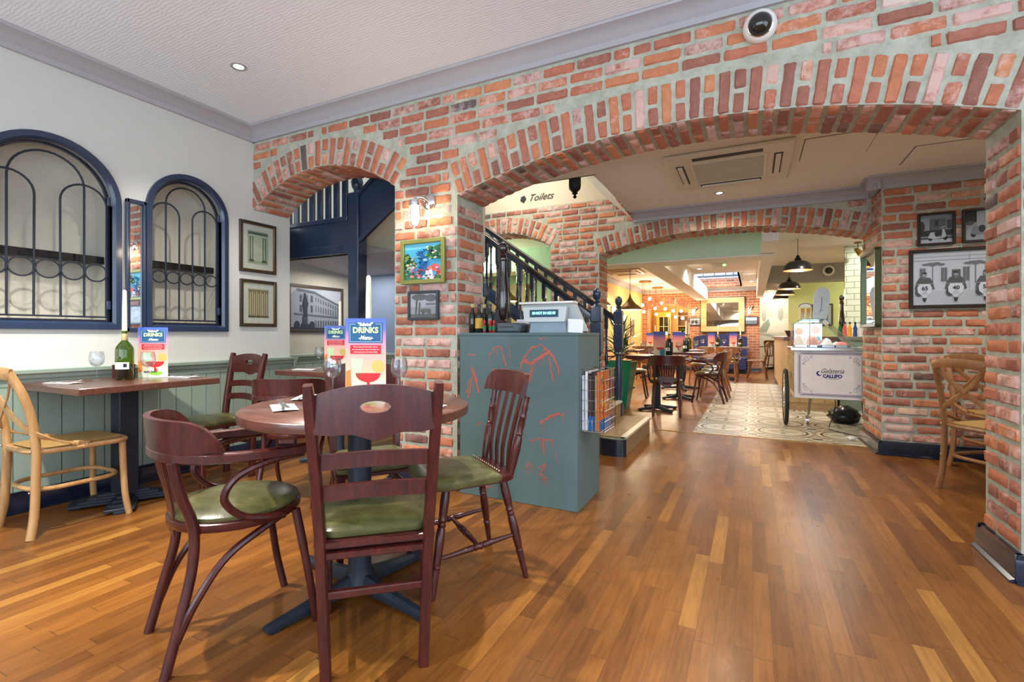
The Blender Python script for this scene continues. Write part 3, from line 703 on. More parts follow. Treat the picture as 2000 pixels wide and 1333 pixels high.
# stairwell: sloping soffit, upper ceiling and walls
b = mb(M_CEIL2)
b.add([(-1.25, 4.2, 2.5), (-1.25, 5.72, 2.42), (-1.62, 5.72, 2.76), (-1.62, 4.2, 2.84)], [(0, 1, 2, 3)])
b.box(-1.27, 4.2, 2.5, -1.25, 5.72, 3.5); b.box(-2.9, 4.18, 2.5, -1.25, 4.2, 3.5); b.box(-5.5, 3.26, 3.5, -1.2, 5.8, 3.56); b.box(-5.6, 3.2, 1.9, -5.5, 5.8, 3.5)
b.box(-5.5, 4.9, 1.95, -3.75, 4.95, 3.5)
struct(b, 'wall_stairwell')
# alcove under the landing: side wall, back wall, low ceiling
b = mb(flat('beige_grey_paint', srgb(176, 172, 160), 0.6)); b.box(-4.45, 3.26, 0, -4.4, 4.5, 2.2); struct(b, 'wall_alcove')  # side wall in one even beige grey
b = mb(flat('dusk_blue_paint', srgb(108, 124, 148), 0.6)); b.box(-4.4, 4.45, 0, -3.12, 4.5, 1.80); struct(b, 'wall_alcove_back')
b = mb(flat('lilac_plaster', srgb(186, 180, 184), 0.7))
b.add([(-4.4, 3.56, 1.86), (-3.0, 3.56, 1.86), (-3.0, 4.5, 1.78), (-4.4, 4.5, 1.78)], [(3, 2, 1, 0)]); b.box(-4.4, 3.56, 1.9, -3.5, 4.5, 2.2); struct(b, 'ceiling_alcove')
# cream soffit of the upper flight and the sloping band below it
b = mb(flat('flight_cream', srgb(232, 228, 206), 0.6))
b.add([(-3.42, 3.54, 1.97), (-2.75, 3.54, 2.42), (-2.75, 4.18, 2.42), (-3.42, 4.18, 1.97)], [(3, 2, 1, 0)]); b.box(-3.42, 4.16, 1.80, -2.4, 4.24, 3.4)
struct(b, 'ceiling_flight')

# rear dining room
M_OCHRE = flat('warm_ochre_paint', srgb(232, 190, 120), 0.65, var=0.04)
b = mb(M_OCHRE); b.box(-3.2, 8.5, 0, -3.1, 15.5, 2.45); struct(b, 'wall_dining_left')
b = mb(flat('pale_green_paint', srgb(176, 198, 160), 0.6)); b.box(-4.6, 8.5, 0, -3.1, 8.6, 2.45); b.box(-4.7, 6.0, 0, -4.6, 8.6, 2.45); struct(b, 'wall_dining_green')
b = mb(M_BRICKX); AF = (-2.95, -1.75, 1.86, 2.02); arch_slab(b, -3.2, .187, 2.45, 15.5, 15.8, [AF]); b.box(-2.95, 15.55, 0, -1.75, 15.7, 1.02); of = struct(b, 'wall_dining_far', smooth=20)
bk = Bricks(); bk.ring(AF, 15.49, -1, .3, .21); bk.b.build('arch_brickwork', of)
b = mb(M_NAVYD); mould(b, (-3.1, 15.5), (.2, 15.5), (0, -1), BASE); mould(b, (.187, 15.47), (.187, 15.8), (1, 0), BASE); struct(b, 'baseboard_far')
b = mb(M_OCHRE); b.box(-4.0, 18.0, 0, -.9, 18.1, 2.45); b.box(-3.3, 15.8, 0, -3.2, 18.0, 2.45); b.box(-.95, 15.8, 0, -.9, 18, 2.45); struct(b, 'wall_annex')
M_CREAM2 = flat('buff_paint', srgb(208, 196, 166), 0.65)
b = mb(M_CREAM2); b.box(-.9, 18.0, 0, 3.4, 18.1, 2.6); b.box(3.3, 6.1, 0, 3.4, 18, 2.6); struct(b, 'wall_rear_right')
b = mb(flat('lime_green_paint', srgb(190, 196, 142), 0.65)); b.box(.75, 13, 0, 3.4, 13.1, 2.45); struct(b, 'wall_kitchen')
b = mb(M_SUBWAY); b.box(1.28, 9.0, 0, 3.3, 9.1, 2.45); struct(b, 'wall_tiled')
GREENB = flat('mint_green_face', srgb(194, 222, 198), 0.55)  # thin mint green front face on a cream beam
b = mb(GREENB); b.box(-4.6, 7.0, 2.12, .26, 7.03, 2.45); b.mat(M_CEIL2).box(-4.6, 7.03, 2.10, .26, 7.5, 2.45); struct(b, 'trim_5')
b = mb(M_CEIL2); b.box(-1.5, 7.5, 2.10, -1.18, 15.5, 2.45); struct(b, 'trim_6')
b = mb(M_CEIL2); b.box(.10, 6.08, 2.12, .26, 15.5, 2.45); struct(b, 'trim_7')
b = mb(flat('putty_grey_paint', srgb(160, 156, 150), 0.6)); b.box(.26, 11, 2.11, 3.3, 11.3, 2.45); struct(b, 'trim_8')
b = mb(M_GREYTR); CR3 = [(d * 1.3, z - 2.80 + 2.34) for d, z in CR]
mould(b, (-3.1, 15.5), (.25, 15.5), (0, -1), CR3); mould(b, (-3.1, 8.5), (-3.1, 15.5), (1, 0), CR3)
for x0, x1, y in ((-.35, .05, 0),): pass
struct(b, 'trim_9')

# ------------------------------------------------------------------ chairs
def ribbon(b, n, x0, x1, top, bot, yc, th):
    """plank curved in plan: sweep a 4-sided section from x0 to x1"""
    rows = []
    for i in range(n + 1):
        x = x0 + (x1 - x0) * i / n; y = yc(x); rows.append([(x, y - th / 2, bot(x)), (x, y + th / 2, bot(x)), (x, y + th / 2, top(x)), (x, y - th / 2, top(x))])
    b.grid(rows, closed=True); k = len(b.v); b.f += [(k - 4 * (n + 1), k - 4 * (n + 1) + 1, k - 4 * (n + 1) + 2, k - 4 * (n + 1) + 3), (k - 1, k - 2, k - 3, k - 4)]; b.m += [b.cur] * 2
def pad_mesh(b, outline, z0, z1, crown=0.02):
    """upholstered pad from an outline of (x, y)"""
    cx = sum(p[0] for p in outline) / len(outline); cy = sum(p[1] for p in outline) / len(outline); rows = []
    for k, z in ((1.0, z0), (1.02, z0 + (z1 - z0) * .35), (1.015, z0 + (z1 - z0) * .7), (.96, z1), (.75, z1 + crown * .55), (.45, z1 + crown * .9), (.15, z1 + crown), (.001, z1 + crown)):
        rows.append([(cx + (x - cx) * k, cy + (y - cy) * k, z) for x, y in outline])
    b.grid(rows, closed=True); return b
def trap(wf, wb, d, y0=None, n=5, r=.05):
    y0 = -d / 2 if y0 is None else y0; P = [(-wb / 2, y0), (wb / 2, y0), (wf / 2, y0 + d), (-wf / 2, y0 + d)]; out = []
    for i in range(4):
        p = V(P[i]).to_3d() if False else V((P[i][0], P[i][1], 0)); a = V((P[i - 1][0], P[i - 1][1], 0)); c = V((P[(i + 1) % 4][0], P[(i + 1) % 4][1], 0))
        s_, e = p + (a - p).normalized() * r, p + (c - p).normalized() * r
        for k in range(n + 1): t = k / n; q = s_ * (1 - t) ** 2 + p * 2 * t * (1 - t) + e * t * t; out.append((q.x, q.y))
    return out

def ladder_chair(label, wood_m=None, group=None):
    wm = wood_m or M_MAHOG; t = thing('ladder_back_chair', label, 'chair', group=group)
    H_ = .935
    def post(s, z):
        if z < .46: k = z / .46; return V((s * (.150 + .017 * k), -.205 + .0 * k, z))
        k = (z - .46) / (H_ - .46); return V((s * (.167 + .025 * k), -.205 - .065 * k - .02 * k * k, z))
    for s in (-1, 1):
        b = mb(wm); b.tube([post(s, z) for z in (0, .2, .46, .6, .75, .89, .932)], [1, 1, 1.05, 1.05, 1, .95, .8], up=(0, 1, 0), flat=(.0165, .021, 1)); b.build('back_post', t)
    def rail(z0, z1, bow, name, arch=0.0, hole=False, wav=False):
        b = mb(wm); zc = (z0 + z1) / 2; p = post(1, zc); w_ = p.x - .010; yy = p.y
        yc = lambda x: yy - bow * (1 - (x / w_) ** 2)
        if hole:
            top = lambda x: z1 - .032 * abs(x / w_) ** 2.2; bt = lambda x: z0 + .012 * abs(x / w_) - .010 * math.cos(x / w_ * PI * 2.2) * (1 - abs(x / w_))
            h = .046; hz = .018; zm = zc + .012
            hu = lambda x: zm + hz * math.sqrt(max(0, 1 - (x / h) ** 2)); hl = lambda x: zm - hz * math.sqrt(max(0, 1 - (x / h) ** 2))
            ribbon(b, 10, -w_, -h, top, bt, yc, .02); ribbon(b, 10, h, w_, top, bt, yc, .02); ribbon(b, 12, -h, h, top, hu, yc, .02); ribbon(b, 12, -h, h, hl, bt, yc, .02)
        else:
            ribbon(b, 10, -w_, w_, lambda x: z1 + arch * (1 - (x / w_) ** 2), lambda x: z0 + arch * (1 - (x / w_) ** 2), yc, .017)
        b.build(name, t)
    rail(.772, .930, .028, 'top_rail', hole=True); rail(.665, .712, .026, 'back_slat', .012); rail(.565, .612, .024, 'back_slat', .012)
    for s in (-1, 1):
        b = mb(wm); b.tube([(s * .185, .185, 0), (s * .185, .185, .25), (s * .182, .18, .43)], [.8, 1, 1.1], up=(0, 1, 0), flat=(.019, .019, 1)); lg = b.build('front_leg', t)
        mb(M_WHITE).lathe([(.012, 0), (.014, .004), (.012, .008)], (s * .185, .185, -.0005), 10).build('foot_pad', lg)
    b = mb(wm)
    b.tube([(-.182, .18, .425), (.182, .18, .425)], 1, up=(0, 0, 1), flat=(.022, .011, 1)); b.tube([(-.165, -.2, .425), (.165, -.2, .425)], 1, up=(0, 0, 1), flat=(.022, .011, 1))
    for s in (-1, 1): b.tube([(s * .165, -.2, .425), (s * .182, .18, .425)], 1, up=(0, 0, 1), flat=(.022, .011, 1))
    b.build('seat_frame', t)
    mb(M_LEATHER); pad_mesh(MB().mat(M_LEATHER), trap(.40, .325, .40, -.195), .438, .468, .014).build('seat', t)
    for z, y, nm in ((.390, -.204, 'stretcher'), (.265, -.204, 'stretcher')):
        b = mb(wm); b.tube([(-.158, y, z), (.158, y, z)], 1, up=(0, 0, 1), flat=(.016 if z > .3 else .012, .012, 1)); b.build(nm, t)
    for s in (-1, 1):
        for z in (.30, .18): b = mb(wm); b.tube([(s * .158, -.2, z), (s * .184, .185, z - .01)], .0105); b.build('stretcher', t)
    b = mb(wm); b.tube([(-.184, .185, .25), (.184, .185, .25)], .0105); b.build('stretcher', t)
    return t

def bent_armchair(label, wood_m=None, group=None, fan=False):
    wm = wood_m or M_MAHOG; t = thing('bentwood_armchair', label, 'chair', group=group)
    R = .205
    b = MB().mat(wm); b.lathe([(.185, .425), (.212, .425), (.218, .435), (.218, .452), (.208, .458), (.185, .458)], seg=28); b.build('seat_frame', t)
    pad_mesh(MB().mat(M_LEATHER), [(.206 * math.cos(2 * PI * i / 28), .206 * math.sin(2 * PI * i / 28)) for i in range(28)], .454, .478, .022).build('seat', t)
    for s in (-1, 1):
        b = mb(wm); b.tube(crv([(s * .170, -.245, .0), (s * .163, -.205, .16), (s * .150, -.168, .32), (s * .148, -.165, .45), (s * .155, -.20, .56), (s * .165, -.225, .675)]), .0165, 10)
        lg = b.build('rear_leg', t); mb(M_WHITE).lathe([(.012, 0), (.013, .004), (.011, .007)], (s * .170, -.245, -.001), 10).build('foot_pad', lg)
        b = mb(wm); b.tube(crv([(s * .172, .225, .0), (s * .190, .200, .14), (s * .180, .175, .30), (s * .160, .155, .435)]), [.0145] * 12 + [.016] * 7, 10)
        lg = b.build('front_leg', t); mb(M_WHITE).lathe([(.011, 0), (.013, .004), (.011, .007)], (s * .172, .225, -.001), 10).build('foot_pad', lg)
        b = mb(wm); b.tube(crv([(s * .235, .155, .655), (s * .240, .06, .650), (s * .240, -.055, .615), (s * .232, -.095, .545), (s * .222, -.04, .475), (s * .215, .05, .448), (s * .205, .10, .440)]), .0125, 8); b.build('arm_loop', t)
        b = mb(wm); b.tube(crv([(s * .12, .15, .425), (s * .155, .07, .405), (s * .172, -.07, .335), (s * .178, -.16, .22), (s * .168, -.215, .10)]), .0125, 8); b.build('leg_brace', t)
    # horizontal band from arm to arm
    P = [(-.225, .205, .672), (-.236, .12, .672), (-.236, -.02, .675), (-.208, -.14, .680), (-.135, -.222, .686), (0, -.252, .690)]
    P = P + [(-x, y, z) for x, y, z in P[-2::-1]]
    b = mb(wm); b.tube(crv(P, 5), 1, up=(0, 0, 1), flat=(.020, .0165, 1)); b.build('arm_rail', t)
    # tall curved back pad
    arc = [p for p in crv([(-.222, -.09, 0), (-.196, -.162, 0), (-.128, -.230, 0), (0, -.258, 0), (.128, -.230, 0), (.196, -.162, 0), (.222, -.09, 0)], 6)]
    n = len(arc) - 1; rows = []
    for i, p in enumerate(arc):
        u = i / n * 2 - 1; h = .105 * (1 - abs(u) ** 5) + .004; o = V((p.x, p.y, 0)).normalized()
        def q(d, z): return (p.x + o.x * d, p.y + o.y * d, z)
        rows.append([q(-.010, .698), q(-.010 + .012, .698 + h), q(.010 + .012, .698 + h), q(.012, .698)])
    b = mb(wm); b.grid(rows, closed=True); b.build('back_pad', t)
    if fan:
        for k in range(-3, 4):
            b = mb(wm); x = k * .030; b.tube([(x * .75, -.185, .45), (x * 1.15, -.243, .695)], 1, up=(0, 1, 0), flat=(.0125, .004, 1)); b.build('back_splat', t)
        b = mb(wm); b.prism([(-.085, .44), (-.05, .40), (0, .385), (.05, .40), (.085, .44), (.10, .53), (-.10, .53)], -.212, -.202); b.build('back_shield', t)
    else:
        for k in (-1, 0, 1):
            b = mb(wm); b.tube(crv([(k * .03, -.200, .40), (k * .042, -.206, .50), (k * .075, -.245, .69)], 4), 1, up=(0, 1, 0), flat=(.017, .005, 1)); b.build('back_splat', t)
    return t

TURN = [(.010, 0), (.012, .03), (.015, .22), (.017, .26), (.014, .265), (.018, .275), (.014, .29), (.017, .32), (.020, .48), (.018, .60), (.015, .62), (.019, .64), (.015, .66), (.019, .68), (.015, .70), (.018, .73), (.020, .85), (.016, 1.0)]
def windsor_chair(label, wood_m=None, leather=True, group=None):
    wm = wood_m or M_MAHOG; t = thing('windsor_chair', label, 'chair', group=group)
    out = trap(.42, .37, .42, -.20, 6, .11)
    b = MB().mat(wm); rows = []
    for k, z in ((.9, .425), (1.0, .432), (1.0, .455), (.95, .460), (.001, .455)): rows.append([(x * k, y * k, z) for x, y in out])
    b.grid(rows, closed=True); st = b.build('seat', t)
    if leather:
        q = [(x * 1.0, max(y, -.11) + .008) for x, y in out]
        pad_mesh(MB().mat(M_LEATHER), q, .436, .472, .018).build('seat_pad', t)
        nl = mb(flat('upholstery_nails', srgb(210, 190, 150), .3, .9))
        for i in range(14): nl.ball((-.155 + .31 * i / 13, -.106, .475), .005, 6, 4)
        nl.build('nail_row', t)
    feet = {}
    for s in (-1, 1):
        for f in (-1, 1):
            foot = V((s * .205, .215 if f > 0 else -.215, 0)); top = V((s * .135, .13 if f > 0 else -.13, .44)); feet[(s, f)] = (foot, top)
            b = mb(wm); b.lathe_on(TURN, foot, top, 12); b.build('leg', t)
    ST = [(.007, 0), (.009, .1), (.012, .3), (.015, .42), (.011, .44), (.016, .46), (.012, .5), (.016, .54), (.011, .56), (.015, .58), (.012, .7), (.009, .9), (.007, 1)]
    pt = lambda k, h: feet[k][0].lerp(feet[k][1], h / .44)
    for s in (-1, 1):
        b = mb(wm); b.lathe_on(ST, pt((s, -1), .19), pt((s, 1), .15), 10); b.build('stretcher', t)
    b = mb(wm); b.lathe_on(ST, V((-.185, 0, .17)), V((.185, 0, .17)), 10); b.build('stretcher', t)
    PO = [(.014, 0), (.017, .1), (.021, .33), (.019, .45), (.014, .50), (.018, .52), (.013, .55), (.017, .62), (.014, .72), (.018, .74), (.012, .80), (.016, .84), (.012, .90), (.014, 1)]
    for s in (-1, 1):
        b = mb(wm); b.lathe_on(PO, (s * .150, -.165, .45), (s * .178, -.235, .80), 10); b.build('back_post', t)
    for k in (-1.5, -.5, .5, 1.5):
        b = mb(wm); b.tube(crv([(k * .062, -.178, .45), (k * .068, -.185, .58), (k * .075, -.240, .800)], 4), 1, up=(0, 1, 0), flat=(.0135, .006, 1)); b.build('back_slat', t)
    b = mb(wm); arc = crv([(-.205, -.195, 0), (-.15, -.228, 0), (0, -.248, 0), (.15, -.228, 0), (.205, -.195, 0)], 6); rows = []; n = len(arc) - 1
    for i, p in enumerate(arc):
        u = abs(i / n * 2 - 1); zt = .905 - .05 * u ** 4; zb = .79 + .012 * (1 - u) - (-.01) * u
        rows.append([(p.x, p.y - .012, zb), (p.x, p.y + .010, zb), (p.x, p.y - .006, zt), (p.x, p.y - .030, zt)])
    b.grid(rows, closed=True); k = len(b.v); b.f += [(k - 1, k - 2, k - 3, k - 4), (k - 4 * (n + 1), k - 4 * (n + 1) + 1, k - 4 * (n + 1) + 2, k - 4 * (n + 1) + 3)]; b.m += [0, 0]
    b.build('crest_rail', t)
    return t

def cross_chair(label, wood_m=None, group=None):
    wm = wood_m or M_OAK; t = thing('cross_back_chair', label, 'chair', group=group)
    for s in (-1, 1):
        b = mb(wm); b.tube(crv([(s * .198, -.228, 0), (s * .186, -.208, .13), (s * .180, -.20, .30), (s * .180, -.198, .46), (s * .182, -.215, .62), (s * .178, -.250, .76), (s * .160, -.300, .885)]), 1, 10, up=(0, 1, 0), flat=(.0175, .0205)); b.build('back_post', t)
        b = mb(wm); b.tube(crv([(s * .203, .220, 0), (s * .190, .205, .12), (s * .180, .20, .28), (s * .178, .195, .445)]), .0175, 10); b.build('front_leg', t)
        b = mb(wm); b.tube(crv([(s * .15, -.292, .86), (s * .08, -.275, .77), (-s * .02, -.262, .68), (-s * .13, -.24, .60), (-s * .202, -.19, .54), (-s * .208, -.07, .485), (-s * .203, .02, .462)], 5), 1, up=(0, -1, .25), flat=(.0155, .0045, 1)); o = b.build('cross_strap', t)
        r = mb(M_STEEL); r.ball((s * .15, -.300, .86), .007, 8, 5); r.ball((-s * .211, .01, .463), .006, 8, 5); r.build('rivet', o)
    b = mb(wm); b.tube(crv([(-.172, -.297, .872), (-.10, -.325, .885), (0, -.335, .89), (.10, -.325, .885), (.172, -.297, .872)], 5), 1, up=(0, 0, 1), flat=(.011, .030, 1)); b.build('top_rail', t)
    o1 = trap(.43, .36, .43, -.21, 6, .10)
    b = mb(wm); b.tube([(x, y, .452) for x, y in o1], 1, 8, closed=True, up=(0, 0, 1), flat=(.019, .016)); b.build('seat_frame', t)
    b = mb(M_CANE); rows = [[(x * .93, y * .93, .468) for x, y in o1], [(x * .5, y * .5, .462) for x, y in o1], [(.0, 0, .460)] * len(o1)]; b.grid(rows, closed=True)
    rows = [[(x * .93, y * .93, .460) for x, y in o1], [(.0, 0, .455)] * len(o1)]; b.grid(rows, closed=True); b.build('seat', t)
    b = mb(wm); b.tube([(x * .95, y * .98, .245) for x, y in trap(.38, .37, .41, -.205, 6, .14)], .0125, 8, closed=True, up=(0, 0, 1)); b.build('stretcher_hoop', t)
    r = mb(M_STEEL)
    for s in (-1, 1):
        for z in (.46, .245, .55): r.ball((s * (.180), -.222 if z > .3 else -.226, z), .006, 8, 5)
    r.build('bolt', t)
    return t

# ------------------------------------------------------------------ tables
TT = .785
def table_base(t, b0, n, L, rot, col_r, z1, iron=True, stepped=False):
    b = mb(M_IRON)
    if stepped: b.box(-.055, -.055, .05, .055, .055, z1, .006)
    else: b.lathe([(col_r * 1.5, .04), (col_r * 1.25, .07), (col_r, .10), (col_r, z1)], seg=20)
    b.build('column', t)
    for i in range(n):
        a = rot + 2 * PI * i / n; M = Matrix.Rotation(a, 4, 'Z'); b = mb(M_IRON)
        if stepped:
            for k in range(4): b.box(.02, -.075 + .016 * k, .018 + .013 * k, L - .045 * k, .075 - .016 * k, .034 + .013 * k, .003, M=M)
            b.box(L - .06, -.03, 0, L, .03, .02, .004, M=M)
        else:
            vs = []
            pts = [(.0, .030, .085), (L * .4, .026, .060), (L * .85, .024, .040), (L, .020, .034)]
            for x, hw, h in pts: vs.append([M @ V((x, -hw, .012 if x > .05 else .02)), M @ V((x, -hw, h * .7)), M @ V((x, -hw * .45, h)), M @ V((x, hw * .45, h)), M @ V((x, hw, h * .7)), M @ V((x, hw, .012 if x > .05 else .02))])
            b.grid(vs, closed=True, flip=True); k = len(b.v); b.f.append((k - 6, k - 5, k - 4, k - 3, k - 2, k - 1)); b.m.append(b.cur)
            b.box(L - .05, -.016, 0, L - .015, .016, .014, M=M)
        b.build('base_arm', t)
def round_table(label, loc, R, rot=0.0, group=None, wm=None):
    t = thing('round_table', label, 'table', loc, group=group)
    b = mb(wm or M_TABLE); b.lathe([(0.001, TT - .042), (R - .012, TT - .042), (R - .002, TT - .036), (R, TT - .02), (R - .002, TT - .005), (R - .008, TT), (0.001, TT)], seg=64, cap=False); b.build('tabletop', t)
    table_base(t, 0, 4, .40, rot, .048, TT - .04); return t
def rect_table(label, loc, w_, d, rz=0.0, group=None, stepped=False, wm=None, n=4):
    t = thing('dining_table', label, 'table', loc, rz, group=group)
    b = mb(wm or M_TABLE); b.box(-w_ / 2, -d / 2, TT - .04, w_ / 2, d / 2, TT, .004); b.build('tabletop', t)
    if stepped: table_base(t, 0, 4, .27, PI / 4 + .25, .05, TT - .04, stepped=True)
    else: table_base(t, 0, n, .32, PI / 4, .04, TT - .04)
    return t

# ------------------------------------------------------------------ tableware
def wine_glass(label, loc, group=None, h=.185, s=1.0):
    t = thing('wine_glass', label, 'glass', loc, group=group)
    z = lambda k: k * h
    b = mb(M_GLASS)
    b.lathe([(.006, z(.47)), (.026, z(.52)), (.038 * s, z(.62)), (.042 * s, z(.74)), (.040 * s, z(.88)), (.035 * s, z(1)), (.0335 * s, z(1)), (.0385 * s, z(.88)), (.0405 * s, z(.74)), (.0365 * s, z(.63)), (.024, z(.54)), (.002, z(.49))], seg=24, cap=False); b.build('bowl', t)
    mb(M_GLASS).lathe([(.004, z(.02)), (.0038, z(.3)), (.0065, z(.47))], seg=10).build('stem', t)
    mb(M_GLASS).lathe([(.033, .0005), (.033, .002), (.008, .006), (.004, .01)], seg=24).build('foot', t)
    return t
def bottle_candle(label_b, label_c, loc, rz=0, green=True, hb=.32, hc=.28, grp=None, grp2=None):
    m = M_GREENGL if green else M_DARKGL; t = thing('wine_bottle', label_b, 'bottle', loc, rz, group=grp)
    r = .05; b = mb(m)
    pr = [(r * .9, .001), (r, .008), (r, hb * .60), (r * .93, hb * .66), (r * .6, hb * .745), (r * .36, hb * .79), (r * .30, hb * .85), (r * .30, hb * .97)]
    b.lathe(pr, seg=26, cap=False); b.lathe([(.001, .002), (r * .9, .001)], seg=26, cap=False); b.build('glass_body', t)
    mb(flat('bottle_foil', srgb(188, 172, 120), .4, .3)).lathe([(r * .34, hb * .80), (r * .36, hb * .81), (r * .36, hb * .93), (r * .34, hb * .94)], seg=20).build('foil_collar', t)
    mb(m).lathe([(r * .33, hb * .96), (r * .35, hb * .965), (r * .35, hb), (r * .25, hb)], seg=18).build('lip', t)
    b = mb(M_PAPER)
    rows = [[(1.012 * r * math.cos(a), 1.012 * r * math.sin(a), z) for a in [(-PI / 2) - 1.5 + 1.75 * i / 10 for i in range(11)]] for z in (hb * .22, hb * .36)]; b.grid(rows); lb = b.build('paper_label', t)
    b = mb(col_mat((40, 44, 60)))
    for i in range(7): a = -PI / 2 - .35 + .055 * i; b.tube([(1.02 * r * math.cos(a), 1.02 * r * math.sin(a), hb * .26), (1.02 * r * math.cos(a), 1.02 * r * math.sin(a), hb * .33)], .0012 + .0008 * (i % 2), 4)
    b.build('barcode', lb)
    c = thing('candle', label_c, 'candle', (loc[0], loc[1], loc[2] + hb - .012), rz, group=grp2)
    mb(M_WAX).lathe([(.0145, 0), (.0150, .01), (.0135, hc * .6), (.011, hc * .97), (.004, hc)], seg=14).build('wax', c)
    mb(M_BLACK).tube(crv([(0, 0, hc - .002), (-.001, 0, hc + .008), (-.008, 0, hc + .014)], 3), .0012, 5).build('wick', c)
    return t
def menu(label, loc, rz, w_=.19, h=.37, detail=True, group=None):
    t = thing('menu_card', label, 'menu', loc, rz, group=group)
    b = mb(M_MENU); b.box(-w_ / 2, -.004, 0, w_ / 2, -.0025, h); 
    b.add([(-w_ / 2, -.0025, 0), (w_ / 2, -.0025, 0), (w_ / 2, -.0025, h), (-w_ / 2, -.0025, h), (-w_ / 2 + .01, .014, 0), (-w_ / 2 + .01, .014, h), (w_ / 2 - .01, .014, 0), (w_ / 2 - .01, .014, h)], [(0, 4, 5, 3), (1, 2, 7, 6)])
    b.build('card', t)
    y = -.0048
    gc = mb(col_mat((206, 30, 36))); W = w_ / 2
    pol = [(W * (.12 + .62 * math.cos(a)), h * (.315 + .115 * math.sin(a))) for a in [PI + PI * i / 12 for i in range(13)]]
    gc.prism(pol, y, -.004); gc.prism([(W * .07, h * .205), (W * .17, h * .205), (W * .42, h * .07), (W * .04, h * .07)], y, -.004)
    gc.build('printed_cocktail', t)
    if not detail: return t
    b = mb(col_mat((14, 84, 128))); b.box(-W * .84, y, h * .69, W * .84, -.004, h * .945); b.build('title_panel', t)
    b = mb(col_mat((206, 224, 226)))
    for x0, z0, x1, z1 in ((-.78, .705, .78, .709), (-.78, .925, -.5, .929), (.5, .925, .78, .929), (-.78, .705, -.765, .929), (.765, .705, .78, .929)): b.box(W * x0, y - .0004, h * z0, W * x1, y, h * z1)
    b.build('title_border', t)
    WT = col_mat((244, 246, 240)); k = w_ / .19
    text('"Salute!"', .021 * k, WT, t, (0, y - .0008, h * .922), bold=.0009)
    text('DRINKS', .036 * k, col_mat((206, 232, 164)), t, (0, y - .0008, h * .848), bold=.0014, sx=.95)
    text('-Menu-', .028 * k, WT, t, (0, y - .0008, h * .755), shear=.35, bold=.0005, sx=.85)
    b = mb(col_mat((206, 26, 40))); b.box(-W * .76, y, h * .555, W * .76, -.004, h * .665); b.build('red_band', t)
    for i, s_ in enumerate(('We\'ve chosen the best Italian flavours', 'and come up with a range of cocktails and', 'wines to give you a true taste of Italy')):
        text(s_, .0074 * k, WT, t, (0, y - .0008, h * (.642 - .032 * i)), shear=.2)
    b = mb(col_mat((190, 222, 170))); b.prism([(-W * .72, h * .50), (-W * .12, h * .49), (-W * .22, h * .27), (-W * .6, h * .27)], y, -.004); b.build('printed_green_drink', t)
    b = mb(col_mat((236, 128, 48))); b.prism([(-W * .98, h * .33), (-W * .76, h * .36), (-W * .70, h * .12), (-W * .98, h * .10)], y, -.004); b.build('printed_orange_drink', t)
    b = mb(col_mat((196, 176, 92))); b.prism([(W * .62 + W * .30 * math.cos(2 * PI * i / 18), h * .40 + W * .30 * math.sin(2 * PI * i / 18)) for i in range(18)], y - .0003, -.004); b.build('printed_lime_slice', t)
    b = mb(col_mat((146, 206, 60))); b.prism([(W * .2 + W * .45 * math.cos(2 * PI * i / 14), h * .085 + W * .16 * math.sin(2 * PI * i / 14)) for i in range(14)], y - .0004, -.004); b.build('printed_lime_wedge', t)
    text('Bella Italia', .020 * k, col_mat((40, 60, 90)), t, (-W * .18, y - .0012, h * .115), bold=.0004)
    return t
def napkin(label, loc, rz, group=None, w_=.20, d=.09):
    t = thing('napkin', label, 'napkin', loc, rz, group=group)
    b = mb(M_PAPER); rows = []
    for i in range(9):
        x = -w_ / 2 + w_ * i / 8; rows.append([(x, -d / 2, .001), (x, -d / 2, .004 + .002 * math.sin(i * 2.1)), (x, 0, .006 + .0015 * math.sin(i * 1.3)), (x, d / 2, .004), (x, d / 2, .001)])
    b.grid(rows); b.build('folded_paper', t); return t
def knife(label, loc, rz, group=None):
    t = thing('table_knife', label, 'knife', loc, rz, group=group)
    b = mb(M_STEEL); b.tube([(-.10, 0, 0), (-.09, 0, 0), (-.02, 0, 0), (0, 0, 0)], [.5, 1, .8, .5], up=(0, 0, 1), flat=(.007, .003, 1)); b.build('handle', t)
    mb(M_STEEL).tube([(0, 0, 0), (.02, 0, 0), (.09, .001, 0), (.11, .004, 0)], [.5, 1, 1, .2], up=(0, 0, 1), flat=(.009, .0009, 1)).build('blade', t); return t
def fork(label, loc, rz, group=None):
    t = thing('table_fork', label, 'fork', loc, rz, group=group)
    mb(M_STEEL).tube(crv([(-.10, 0, 0), (-.05, 0, .001), (.02, 0, .004), (.045, 0, .002)], 4), [1] * 8 + [.5] * 5, up=(0, 0, 1), flat=(.006, .0014, 1)).build('handle', t)
    b = mb(M_STEEL)
    b.box(.04, -.011, .001, .055, .011, .003)
    for k in range(4): y = -.0095 + .0063 * k; b.tube([(.055, y, .002), (.08, y, .004), (.095, y * .9, .009)], .0014, 5)
    b.build('tines', t); return t

